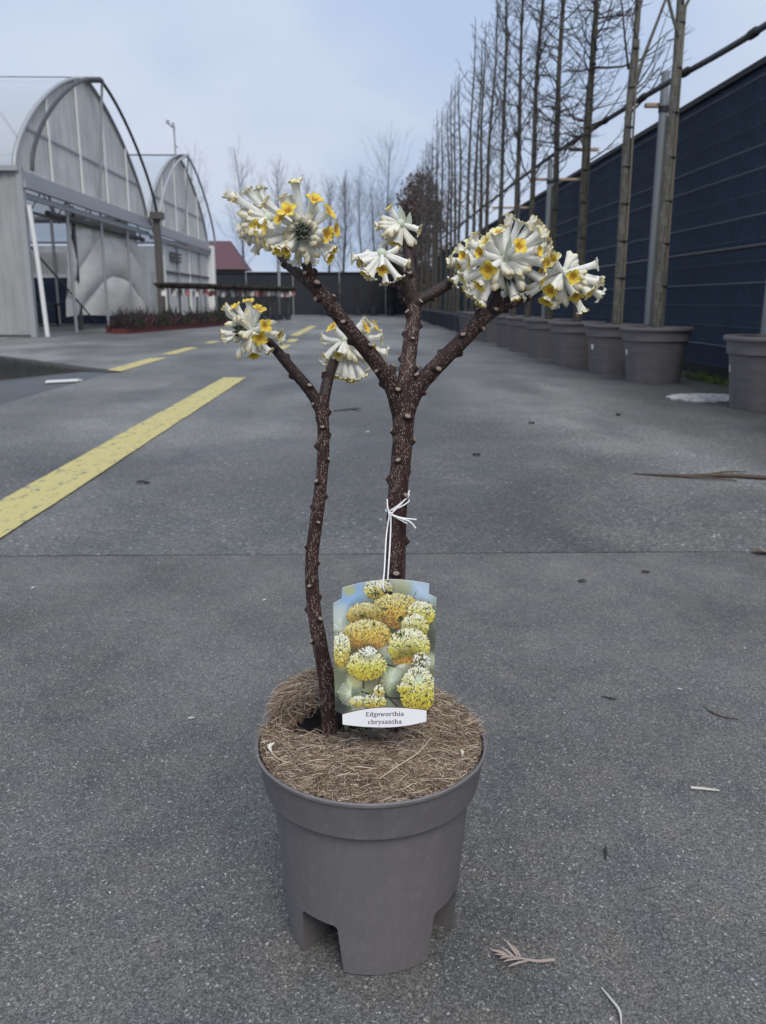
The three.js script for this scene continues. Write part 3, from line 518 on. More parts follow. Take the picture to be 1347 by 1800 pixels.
{ // dark tubs with bare bushes along the far fence
  const bush = [0, 1].map((k) => bareTree({ seed: 840 + k, H: 1.5, start: 0.3, spread: 0.5, limbs: 46, twigs: 8, r0: 0.02, rise: [0.5, 1.3], lean: 0.05, y0: 0.2 }));
  [[-2.0, -40.9], [-1.2, -41.1], [-0.3, -40.8], [0.5, -41.0], [1.4, -40.9], [-4.8, -41.0], [-5.9, -40.8]].forEach(([x, z], i) => {
    const t = thing('potted_bush', i < 5 ? `${WORD[i]} dark tub with bare bush from the left, middle of far fence` : `${i === 5 ? 'right' : 'left'} dark tub with bare bush behind the clipped standards`, 'potted bush', [x, 0, z], 0, 'bare bushes in dark tubs by the far fence');
    const p = part('tub', bigPotGeo, navyPotMat, t); p.scale.set(0.8, 0.7, 0.8); part('soil', soilGeo, soilMat, p); part('stems', bush[i % 2].trunk, barkDark, t).rotation.y = i; part('twigs', bush[i % 2].crown, twigMat, t).rotation.y = i;
  });
}
// ------------------------------------------------------------------ stock set out in front of the greenhouses
{
  const red = std([0.10, 0.022, 0.026], 0.6), R = rng(41);
  const crateGeo = (() => { const w = 0.27, d = 0.19, h = 0.12, q = 0.012; return mg([box(-w, w, 0, q, -d, d), box(-w, -w + q, q, h, -d, d), box(w - q, w, q, h, -d, d), box(-w + q, w - q, q, h, -d, -d + q), box(-w + q, w - q, q, h, d - q, d), box(-w - 0.012, w + 0.012, h, h + 0.018, d - q, d + 0.012), box(-w - 0.012, w + 0.012, h, h + 0.018, -d - 0.012, -d + q)]); })();
  const bushes = [0, 1, 2].map((s) => { const R = rng(700 + s), g = []; for (let i = 0; i < 240; i++) { const x = (R() - 0.5) * 0.52, z = (R() - 0.5) * 0.36, a = R() * 6.28, h = 0.04 + 0.3 * R() * R() * (0.5 + vnoise(x * 9, z * 9, s)), l = 0.16 * R(); g.push(tube([[x, 0.06, z, 0.006], [x + Math.cos(a) * l, 0.1 + h, z + Math.sin(a) * l, 0.011], [x + Math.cos(a) * l * 1.4, 0.14 + h, z + Math.sin(a) * l * 1.4, 0.002]], { sides: 3, seg: 2, cap: false })); } return mg(g); });
  const bm = [std([0.045, 0.033, 0.033], 0.9), std([0.07, 0.036, 0.036], 0.9), std([0.034, 0.042, 0.028], 0.9)];
  const n = 15;
  for (let row = 0; row < 2; row++) for (let i = 0; i < n; i++) {
    const k = i / (n - 1), x = lerp(-5.72, -4.5, k) - row * 0.3, z = lerp(-19.0, -25.4, k) - row * 0.5;
    const t = thing('plant_crate', row ? `${WORD[i]} red crate of dark low plants from the left, rear row by the greenhouse` : `${WORD[i]} red crate of dark low plants from the left, front row by the greenhouse`, 'crate', [x, 0, z], 1.36, row ? 'rear row of red plant crates' : 'front row of red plant crates');
    part('crate', crateGeo, red, t); const b = part('plants', bushes[i % 3], bm[(i * 2 + row) % 3], t); b.scale.y = 0.6 + 0.8 * R();
  }
  // clipped standards with flat dark heads and paper tags
  const heads = [0, 1].map((s) => { const R = rng(800 + s), g = []; for (let i = 0; i < 520; i++) { const a = R() * 6.28, r = 0.34 * Math.sqrt(R()), x = Math.cos(a) * r, z = Math.sin(a) * r, b = R() * 6.28, l = 0.05 + 0.06 * R(); g.push(tube([[x, 1.12 + 0.1 * R(), z, 0.006], [x + Math.cos(b) * l, 1.2 + 0.09 * R(), z + Math.sin(b) * l, 0.012], [x + Math.cos(b) * l * 1.7, 1.2 + 0.12 * R(), z + Math.sin(b) * l * 1.7, 0.002]], { sides: 3, seg: 2, cap: false })); } return mg(g); });
  const hm = std([0.04, 0.036, 0.028], 0.9), tm = [std([0.75, 0.74, 0.72], 0.6), std([0.42, 0.14, 0.15], 0.6), std([0.62, 0.42, 0.42], 0.6)];
  const tagGeo = (() => { const s = new THREE.Shape(); s.moveTo(-0.065, 0); s.lineTo(0.065, 0); s.lineTo(0.065, 0.13); s.lineTo(0.02, 0.16); s.lineTo(-0.02, 0.16); s.lineTo(-0.065, 0.13); s.closePath(); return new THREE.ExtrudeGeometry(s, { depth: 0.002, bevelEnabled: false }); })();
  const N = 17;
  for (let i = 0; i < N; i++) {
    const k = i / (N - 1), x = lerp(-6.0, -3.15, k) + 0.12 * (R() - 0.5), z = lerp(-24.9, -32.5, k) + 0.2 * (R() - 0.5);
    const t = thing('standard_shrub', `${WORD[i]} flat-headed clipped standard from the left, hung with paper tags`, 'shrub', [x, 0, z], R() * 6, 'clipped standards with paper tags');
    part('pot', (() => { const pr = [[0, 0], [0.11, 0], [0.15, 0.24], [0.135, 0.24], [0.12, 0.2], [0, 0.2]].map(([a, b]) => new THREE.Vector2(a, b)); return toCreasedNormals(new THREE.LatheGeometry(pr, 14), 0.5); })(), navyPotMat, t);
    part('trunk', tube([[0, 0.18, 0, 0.02], [0.01, 0.7, 0, 0.018], [0, 1.2, 0, 0.014]], { sides: 6 }), barkDark, t); part('cane', rod([0.05, 0.18, 0.02], [0.03, 1.15, 0.02], 0.012, 5), caneMat, t);
    part('crown', heads[i % 2], hm, t);
    for (let j = 0; j < 4; j++) { const g = part('tag', tagGeo, tm[R() < 0.68 ? 0 : R() < 0.5 ? 1 : 2], t); const a = R() * 6.28; g.position.set(Math.cos(a) * 0.27, 0.88 + 0.1 * R(), Math.sin(a) * 0.27); g.rotation.y = -t.rotation.y + (R() - 0.5) * 1.6; part('tag_loop', rod([0, 0.15, 0.001], [0, 0.27, 0.001], 0.0025, 3), tm[0], g); }
  }
  const p = thing('signal_post', 'slim pale steel post behind the clipped standards', 'post', [-3.5, 0, -33.2]);
  part('pipe', rod([0, 0, 0], [0, 2.25, 0], 0.055, 10), galvMat, p); part('cap', rod([0, 2.25, 0], [0, 2.29, 0], 0.065, 10), darkSteel, p);
  const b = thing('white_board', 'small white board lying on the ramp beside the kerb', 'board', [-2.93, rampY(-2.93) + 0.012, -7.62], 0.25);
  const bg = new RoundedBoxGeometry(0.3, 0.016, 0.16, 2, 0.005); const bo = part('panel', bg, std([0.6, 0.6, 0.58], 0.6), b); bo.rotation.z = 0.03; part('chipped_end', box(0.15, 0.185, -0.004, 0.009, -0.05, 0.03), std([0.45, 0.43, 0.39], 0.8), b);
}
// ------------------------------------------------------------------ the potted shrub in front
const PC = [0.006, 0, -0.845];
const shrub = thing('potted_shrub', 'flowering shrub with white and yellow flower heads in a grey footed pot', 'potted plant', [PC[0], 0, -0.8555]);
const loc = (p) => [p[0] - PC[0], p[1], p[2] - PC[2], ...(p.length > 3 ? [p[3]] : [])];
// pot: turned body, two crossing channels cut through the foot
{
  const prof = [[0, 0], [0.1035, 0], [0.1055, 0.0025], [0.1075, 0.03], [0.1212, 0.195], [0.1216, 0.1995], [0.1292, 0.1988], [0.1306, 0.1998], [0.1314, 0.203], [0.1372, 0.2415], [0.1378, 0.2432], [0.1398, 0.2438], [0.1408, 0.2455], [0.1405, 0.2480], [0.1388, 0.2492], [0.1372, 0.2488], [0.1362, 0.2470], [0.1345, 0.232], [0.127, 0.204], [0.117, 0.192], [0.108, 0.10], [0.104, 0.085], [0, 0.085]].map(([x, y]) => new THREE.Vector2(x, y));
  let body = new Brush(new THREE.LatheGeometry(prof, 120)); body.geometry = mergeVertices(body.geometry, 1e-6); body.geometry.computeVertexNormals(); body.updateMatrixWorld();
  const ev = new Evaluator(); ev.attributes = ['position', 'normal', 'uv']; ev.useGroups = false;
  const ch = (a) => { // channel with slightly sloping sides and a rounded roof
    const s = new THREE.Shape(); s.moveTo(-0.031, -0.02); s.lineTo(-0.0258, 0.062); s.quadraticCurveTo(-0.025, 0.0665, -0.020, 0.067); s.lineTo(0.020, 0.067); s.quadraticCurveTo(0.025, 0.0665, 0.0258, 0.062); s.lineTo(0.031, -0.02); s.closePath();
    const g = new THREE.ExtrudeGeometry(s, { depth: 0.4, bevelEnabled: false, curveSegments: 5 }); g.translate(0, 0, -0.2); const b = new Brush(g); b.rotation.y = a; b.updateMatrixWorld(); return b;
  };
  body = ev.evaluate(body, ch((-35) * Math.PI / 180), SUBTRACTION); body = ev.evaluate(body, ch((55) * Math.PI / 180), SUBTRACTION);
  let g = body.geometry.clone(); const p = g.attributes.position, u = new Float32Array(p.count * 2);
  for (let i = 0; i < p.count; i++) { u[i * 2] = Math.atan2(p.getZ(i), p.getX(i)) * 0.12; u[i * 2 + 1] = p.getY(i); }
  g.setAttribute('uv', new THREE.BufferAttribute(u, 2)); g = toCreasedNormals(g, 0.55);
  const S = 1024, R = rng(8), spots = new Float32Array(S * S);
  for (let k = 0; k < 620; k++) { const x = R() * S, y = R() * S, r = 0.8 + 2.6 * R() * R() * R(), v = R() < 0.45 ? 0.5 * R() : -0.7; for (let b = -4; b <= 4; b++) for (let a = -4; a <= 4; a++) if (a * a + b * b < r * r) spots[((y + b) & (S - 1)) * S + ((x + a) & (S - 1))] = v; }
  const map = tex(S, S, (i, j) => {
    const n = fbm(i / 60, j / 60, 44, 5, 17, 17), sc = fbm(i / 3, j / 120, 45, 3, 341, 8), f = hash2(i, j, 46), sp = spots[j * S + i];
    const dust = smooth(0.52, 0.75, fbm(i / 18, j / 26, 47, 5, 56, 39)) * 0.10;
    const v = (0.95 + 0.10 * (n - 0.5) + 0.05 * (f - 0.5) + 0.06 * (sc - 0.5) + dust) * (1 + sp * 0.55);
    return [0.150 * v, 0.139 * v, 0.141 * v];
  }, [0.38, 0.38]);
  const bump = tex(512, 512, (i, j) => 0.5 + 0.25 * (hash2(i, j, 3) - 0.5) + 0.4 * (fbm(i / 7, j / 7, 5, 3, 73, 73) - 0.5), [0.1, 0.1], false);
  const rough = tex(256, 256, (i, j) => 0.42 + 0.26 * fbm(i / 20, j / 30, 9, 5, 12, 8), [0.3, 0.3], false);
  part('pot', g, new THREE.MeshStandardMaterial({ map, bumpMap: bump, bumpScale: 0.00018, roughness: 1, roughnessMap: rough }), shrub);
}
// coir disc: two thick flaps round the stems, lifted at the back left over a dark gap
const coirH = (x, z) => {
  const r = Math.hypot(x, z) / 0.134;
  let h = 0.2425 + 0.010 * (1 - r * r) + 0.024 * smooth(0.02, -0.10, z) * (1 - 0.35 * smooth(0.8, 1, r)) + 0.006 * (fbm(x * 40 + 9, z * 40 + 9, 6, 3) - 0.5);
  const gz = -0.036 + 0.10 * (x + 0.03) * (x < 0 ? -0.6 : 1.2);     // front lip of the lifted flap
  const inL = smooth(0.03, -0.005, x);
  h += 0.027 * inL * smooth(gz + 0.004, gz - 0.012, z) * (1 - 0.5 * smooth(-0.105, -0.13, x));
  // gap
  const gx = (x + 0.043) / 0.068, gy = (z - gz - 0.014) / 0.021, d = gx * gx + gy * gy;
  h -= 0.004 * smooth(1.12, 0.9, d);
  return h;
};
const inGap = (x, z) => { const gz = -0.036 + 0.10 * (x + 0.03) * (x < 0 ? -0.6 : 1.2), gx = (x + 0.043) / 0.068, gy = (z - gz - 0.014) / 0.021; return gx * gx + gy * gy < 1.02; };
{
  const n = 90, g = grid(n, n, (u, v) => { const r = v * 0.1325, a = u * Math.PI * 2, x = Math.cos(a) * r, z = Math.sin(a) * r; return [x, Math.max(0.2, coirH(x, z) - 0.004 - (v > 0.97 ? 0.004 : 0)), z]; }, (u, v, p) => [p[0], p[2]]);
  { const p = g.attributes.position, k = []; const ix = g.index.array; for (let i = 0; i < ix.length; i += 3) { const x = (p.getX(ix[i]) + p.getX(ix[i + 1]) + p.getX(ix[i + 2])) / 3, z = (p.getZ(ix[i]) + p.getZ(ix[i + 1]) + p.getZ(ix[i + 2])) / 3; if (!inGap(x * 1.04, z)) k.push(ix[i + 2], ix[i + 1], ix[i]); } g.setIndex(k); g.computeVertexNormals(); }
  const m = tex(256, 256, (i, j) => { const n = fbm(i / 5, j / 5, 51, 4, 51, 51), v = 0.35 + 1.1 * n; return [0.105 * v, 0.07 * v, 0.046 * v]; }, [0.05, 0.05]);
  const mat = part('coir_mat', g, std([1, 1, 1], 0.95, { map: m, side: THREE.DoubleSide }), shrub);
  part('soil', (() => { const g = new THREE.CircleGeometry(0.128, 40); g.rotateX(-Math.PI / 2); g.translate(0, 0.205, 0); return g; })(), soilMat, shrub);
  // fibres
  const R = rng(4242), list = [];
  const tones = [[0.28, 0.20, 0.14], [0.42, 0.33, 0.245], [0.18, 0.12, 0.08], [0.62, 0.53, 0.42], [0.10, 0.066, 0.045]];
  const fibre = (x, z, len, rad, lift, edgeOut) => {
    const a = R() * 6.283, bend = (R() - 0.5) * 2.6, pts = []; let px = x, pz = z, dir = edgeOut !== undefined ? edgeOut + (R() - 0.5) * 1.6 : a; const y0 = coirH(x, z) + 0.001 + 0.004 * R() * R(); let y = y0, dy = (R() - 0.35) * lift;
    for (let k = 0; k < 4; k++) {
      pts.push([px, y, pz, rad * (k === 3 ? 0.5 : 1)]);
      px += Math.cos(dir) * len / 3; pz += Math.sin(dir) * len / 3; dir += bend / 3 + (R() - 0.5) * 0.5; y += dy * len / 3; dy -= lift * 0.35;
      const rr = Math.hypot(px, pz); if (rr < 0.1335) y = Math.max(y, coirH(px, pz) - 0.0005); else if (edgeOut === undefined) { px *= 0.1335 / rr; pz *= 0.1335 / rr; } else if (rr < 0.143) y = Math.max(y, 0.2495);
    }
    const t = tones[Math.floor(Math.pow(R(), 1.4) * tones.length)], k = 0.7 + 0.75 * R(); const g = tube(pts, { sides: 3, seg: 5, cap: false }); g.deleteAttribute('uv'); list.push(paint(g, t[0] * k, t[1] * k, t[2] * k));
  };
  for (let i = 0; i < 13500; i++) { const a = R() * 6.283, r = 0.1325 * Math.sqrt(R()), x = Math.cos(a) * r, z = Math.sin(a) * r; if (inGap(x, z)) continue; fibre(x, z, 0.008 + 0.022 * R(), 0.00022 + 0.00016 * R(), 0.5); }
  for (let i = 0; i < 90; i++) { const a = R() * 6.283, r = 0.12 * Math.sqrt(R()), x = Math.cos(a) * r, z = Math.sin(a) * r; if (inGap(x, z)) continue; fibre(x, z, 0.035 + 0.035 * R(), 0.00035 + 0.0002 * R(), 0.35); }
  for (let i = 0; i < 900; i++) { const a = -Math.PI * (0.02 + 0.96 * R()), x = Math.cos(a) * 0.13, z = Math.sin(a) * 0.13; fibre(x, z, 0.006 + 0.013 * R(), 0.00018, 1.4, a); }
  for (let i = 0; i < 90; i++) { const a = R() * 6.283, x = Math.cos(a) * 0.131, z = Math.sin(a) * 0.131; if (z < 0.05) fibre(x, z, 0.008 + 0.014 * R(), 0.00016, 1.3, a); }
  for (let i = 0; i < 1500; i++) { const x = -0.118 + 0.13 * R(), gz = -0.036 + 0.10 * (x + 0.03) * (x < 0 ? -0.6 : 1.2), z = gz - 0.004 - 0.02 * R(); if (Math.hypot(x, z) < 0.131) fibre(x, z, 0.01 + 0.02 * R(), 0.00026, 0.4); }
  const f = part('coir_fibres', list, std([1, 1, 1], 0.85, { vertexColors: true }), shrub); f.userData.kind = 'stuff';
  // straws and flakes
  const straw = std([0.52, 0.45, 0.33], 0.7);
  part('straw', tube([[0.0, coirH(0.0, 0.10) + 0.004, 0.10, 0.0007], [0.028, coirH(0.028, 0.075) + 0.0065, 0.075, 0.0008], [0.055, coirH(0.055, 0.045) + 0.0045, 0.045, 0.0008], [0.072, coirH(0.07, 0.012) + 0.006, 0.012, 0.0005]], { sides: 5 }), straw, shrub);
  part('straw', tube([[-0.118, coirH(-0.118, 0.03) + 0.005, 0.03, 0.0009], [-0.108, coirH(-0.108, 0.05) + 0.005, 0.046, 0.0008], [-0.09, coirH(-0.09, 0.06) + 0.004, 0.06, 0.0005]], { sides: 5 }), straw, shrub);
  part('flake', tube([[-0.118, coirH(-0.118, 0.03) + 0.006, 0.03, 0.001], [-0.121, coirH(-0.12, 0.02) + 0.008, 0.022, 0.0032], [-0.116, coirH(-0.116, 0.016) + 0.009, 0.016, 0.001]], { sides: 5 }), std([0.62, 0.6, 0.52], 0.8), shrub);
  part('flake', tube([[0.105, coirH(0.105, 0.03) + 0.004, 0.03, 0.001], [0.107, coirH(0.107, 0.038) + 0.006, 0.038, 0.0026], [0.106, coirH(0.106, 0.047) + 0.005, 0.047, 0.0012]], { sides: 5 }), std([0.6, 0.55, 0.42], 0.8), shrub);
  const leafG = (x, z, a, s) => { const g = grid(8, 3, (u, v) => { const w = 0.0045 * s * Math.sin(Math.PI * Math.min(1, u * 0.9 + 0.08)), q = (v - 0.5) * 2; return [u * 0.026 * s, 0.004 * Math.sin(u * 3) + 0.0015 * q * q, q * w]; }); g.rotateY(a); g.translate(x, coirH(x, z) + 0.006, z); return g; };
  part('seedling_leaf', leafG(-0.012, -0.005, 0.7, 1), std([0.07, 0.13, 0.05], 0.6, { side: THREE.DoubleSide }), shrub); part('seedling_leaf', leafG(-0.03, 0.0, 1.6, 0.8), std([0.08, 0.12, 0.06], 0.6, { side: THREE.DoubleSide }), shrub);
  part('dead_leaf', leafG(0.012, 0.02, 2.6, 1.2), std([0.06, 0.05, 0.04], 0.8, { side: THREE.DoubleSide }), shrub);
}
// stems: dark red-brown bark with pale lenticels
function stemBark(seed, dabs, alpha, base) {
  const W = 512, Hh = 1024, c = new Float32Array(W * Hh), R = rng(seed); // 8 cm x 16 cm
  for (let k = 0; k < dabs; k++) {
    const cx = R() * W, cy = R() * Hh, w = 2.3 + 3.0 * R(), l = 4 + 11 * R() * R(), slant = (R() - 0.5) * 0.35, v = alpha * (0.35 + 0.65 * R()); if (fbm(cx / 64, cy / 128, seed + 2, 3, 8, 8) < 0.30 + 0.16 * R()) continue;
    for (let y = -Math.ceil(l); y <= l; y++) for (let x = -5; x <= 5; x++) { const dx = (x - slant * y) / w, dy = y / l, d = dx * dx + dy * dy; if (d < 1) { const i = ((cy + y) & (Hh - 1)) * W + ((cx + x) & (W - 1)); c[i] = Math.max(c[i], v * (1 - d * d)); } }
  }
  const col = tex(W, Hh, (i, j) => { const n = fbm(i / 14, j / 60, seed, 5, 36, 17), f = hash2(i, j, 4), k = c[j * W + i], v = 0.5 + 0.9 * n + 0.15 * f, q = smooth(0.45, 0.75, fbm(i / 40, j / 40, seed + 5, 4, 12, 25)); return [lerp(base[0] * v, 0.44 * (0.7 + 0.4 * f), k), lerp(lerp(base[1], base[1] * 1.35, q) * v, 0.345 * (0.7 + 0.4 * f), k), lerp(lerp(base[2], base[2] * 1.3, q) * v, 0.27 * (0.7 + 0.4 * f), k)]; }, [0.08, 0.16]);
  const bmp = tex(W, Hh, (i, j) => 0.35 + 0.5 * c[j * W + i] + 0.25 * (fbm(i / 6, j / 30, seed + 3, 3, 85, 34) - 0.5), [0.08, 0.16], false);
  return new THREE.MeshStandardMaterial({ map: col, bumpMap: bmp, bumpScale: 0.001, roughness: 0.68 });
}
const barkOld = stemBark(31, 1900, 1.0, [0.033, 0.0105, 0.0095]), barkMid = stemBark(37, 1500, 0.9, [0.031, 0.011, 0.010]), barkYoung = stemBark(41, 700, 0.35, [0.027, 0.0135, 0.0125]);
const scarGeo = (() => {
  const s = paint(new THREE.CylinderGeometry(0.55, 1.15, 1, 12, 2, true), 0.03, 0.016, 0.014), c = paint((() => { const g = new THREE.SphereGeometry(0.55, 12, 4, 0, 6.2832, 0, Math.PI / 2); g.scale(1, 0.25, 1); g.translate(0, 0.5, 0); return g; })(), 0.26, 0.20, 0.155);
  s.translate(0, 0.25, 0); c.translate(0, 0.25, 0); return mg([s, c]);
})();
const scarMat = std([1, 1, 1], 0.75, { vertexColors: true });
const goldenA = 2.39996;
function stem(name, pts, mat, { scars = 0, from = 0.08, to = 0.95, size = 1, seed = 1, phase = 0 } = {}) {
  const P = pts.map(loc).map((p) => [p[0], p[1], p[2], p[3] * 0.93]), o = part(name, tube(P, { sides: 18, seg: (pts.length - 1) * 8, lump: 0.07, seed }), mat, shrub);
  const curve = new THREE.CatmullRomCurve3(P.map((p) => V(p[0], p[1], p[2])), false, 'centripetal'), R = rng(seed + 90);
  for (let i = 0; i < scars; i++) {
    const t = lerp(from, to, (i + 0.3 * R()) / Math.max(1, scars - 1)), f = Math.min(0.999, t) * (P.length - 1), k = Math.floor(f), r = lerp(P[k][3], P[k + 1][3], f - k), c = curve.getPoint(t), d = curve.getTangent(t);
    const a = phase + i * goldenA, side = V(Math.cos(a), 0, Math.sin(a)); side.addScaledVector(d, -side.dot(d)).normalize();
    const m = part('leaf_scar', scarGeo, scarMat, o); m.position.copy(c).addScaledVector(side, r * 0.86);
    m.quaternion.setFromUnitVectors(V(0, 1, 0), side.clone().addScaledVector(d, 0.45).normalize());
    const s = size * (0.8 + 0.4 * R()); m.scale.set(0.0052 * s, 0.0060 * s, 0.0036 * s);
  }
  return o;
}
stem('stem', [[0.034, 0.205, -0.862, 0.019], [0.034, 0.273, -0.862, 0.0163], [0.035, 0.375, -0.862, 0.0145], [0.035, 0.463, -0.86, 0.0131], [0.038, 0.553, -0.86, 0.0124], [0.043, 0.613, -0.86, 0.0125], [0.044, 0.655, -0.86, 0.0142], [0.045, 0.682, -0.862, 0.0095]], barkOld, { scars: 19, from: 0.33, to: 0.86, size: 1.15, seed: 3, phase: 0.6 });
stem('branch', [[0.042, 0.642, -0.859, 0.0118], [0.031, 0.676, -0.852, 0.0106], [0.012, 0.704, -0.842, 0.0092], [-0.017, 0.740, -0.826, 0.0083], [-0.041, 0.771, -0.812, 0.0078], [-0.054, 0.788, -0.806, 0.0072], [-0.058, 0.804, -0.798, 0.0052]], barkMid, { scars: 17, from: 0.14, to: 0.93, seed: 5, phase: 1.2 });
stem('branch', [[-0.046, 0.776, -0.811, 0.0065], [-0.063, 0.791, -0.818, 0.0062], [-0.080, 0.805, -0.835, 0.0056], [-0.089, 0.817, -0.850, 0.0046], [-0.096, 0.834, -0.860, 0.0036], [-0.105, 0.848, -0.862, 0.0030]], barkYoung, { scars: 3, from: 0.2, to: 0.5, size: 0.8, seed: 7 });
stem('branch', [[0.044, 0.648, -0.861, 0.0121], [0.047, 0.682, -0.868, 0.0100], [0.052, 0.718, -0.885, 0.0093], [0.057, 0.755, -0.900, 0.0088], [0.057, 0.775, -0.906, 0.0072]], barkOld, { scars: 12, from: 0.2, to: 0.9, seed: 9, phase: 2 });
stem('branch', [[0.058, 0.762, -0.903, 0.0074], [0.048, 0.786, -0.900, 0.0064], [0.038, 0.799, -0.895, 0.0058], [0.028, 0.811, -0.890, 0.0040], [0.020, 0.816, -0.886, 0.0030]], barkYoung, { scars: 2, from: 0.35, to: 0.6, size: 0.8, seed: 11 });
stem('branch', [[0.057, 0.760, -0.904, 0.0078], [0.055, 0.792, -0.915, 0.0068], [0.051, 0.821, -0.925, 0.0060], [0.047, 0.843, -0.930, 0.0048], [0.041, 0.853, -0.928, 0.0030]], barkYoung, { scars: 4, from: 0.25, to: 0.8, size: 0.85, seed: 13, phase: 1.8 });
stem('branch', [[0.056, 0.765, -0.904, 0.0075], [0.081, 0.777, -0.908, 0.0068], [0.106, 0.792, -0.910, 0.0067], [0.127, 0.806, -0.912, 0.0068], [0.131, 0.809, -0.912, 0.0045]], barkYoung, { scars: 4, from: 0.2, to: 0.85, size: 0.8, seed: 15 });
stem('branch', [[0.044, 0.642, -0.860, 0.0124], [0.058, 0.672, -0.858, 0.0106], [0.081, 0.699, -0.852, 0.0096], [0.111, 0.730, -0.845, 0.0091], [0.131, 0.753, -0.840, 0.0088], [0.147, 0.762, -0.840, 0.0082], [0.169, 0.770, -0.845, 0.0077], [0.192, 0.783, -0.850, 0.0068], [0.204, 0.790, -0.849, 0.0040]], barkMid, { scars: 18, from: 0.12, to: 0.8, seed: 17, phase: 0.4 });
stem('branch', [[0.135, 0.752, -0.841, 0.0068], [0.138, 0.764, -0.832, 0.0059], [0.141, 0.780, -0.826, 0.0040], [0.145, 0.792, -0.825, 0.0032]], barkYoung, { scars: 1, from: 0.4, to: 0.5, size: 0.8, seed: 19 });
stem('stem', [[-0.040, 0.205, -0.85, 0.0118], [-0.045, 0.281, -0.85, 0.0105], [-0.048, 0.329, -0.85, 0.0103], [-0.055, 0.374, -0.85, 0.0095], [-0.061, 0.421, -0.85, 0.0087], [-0.062, 0.475, -0.85, 0.0082], [-0.055, 0.529, -0.85, 0.0081], [-0.048, 0.583, -0.85, 0.0074], [-0.046, 0.628, -0.85, 0.0073], [-0.048, 0.656, -0.85, 0.0084], [-0.048, 0.666, -0.851, 0.0060]], barkOld, { scars: 23, from: 0.3, to: 0.92, size: 0.95, seed: 21, phase: 2.4 });
stem('branch', [[-0.046, 0.644, -0.85, 0.0074], [-0.057, 0.667, -0.847, 0.0068], [-0.074, 0.690, -0.84, 0.0064], [-0.091, 0.712, -0.834, 0.0058], [-0.104, 0.727, -0.83, 0.0046], [-0.114, 0.733, -0.826, 0.0030]], barkYoung, { scars: 5, from: 0.25, to: 0.8, size: 0.85, seed: 23, phase: 0.9 });
stem('branch', [[-0.048, 0.644, -0.85, 0.0075], [-0.043, 0.673, -0.862, 0.0069], [-0.037, 0.694, -0.88, 0.0064], [-0.030, 0.710, -0.895, 0.0046], [-0.023, 0.718, -0.899, 0.0030]], barkYoung, { scars: 3, from: 0.35, to: 0.8, size: 0.9, seed: 25, phase: 2.1 });

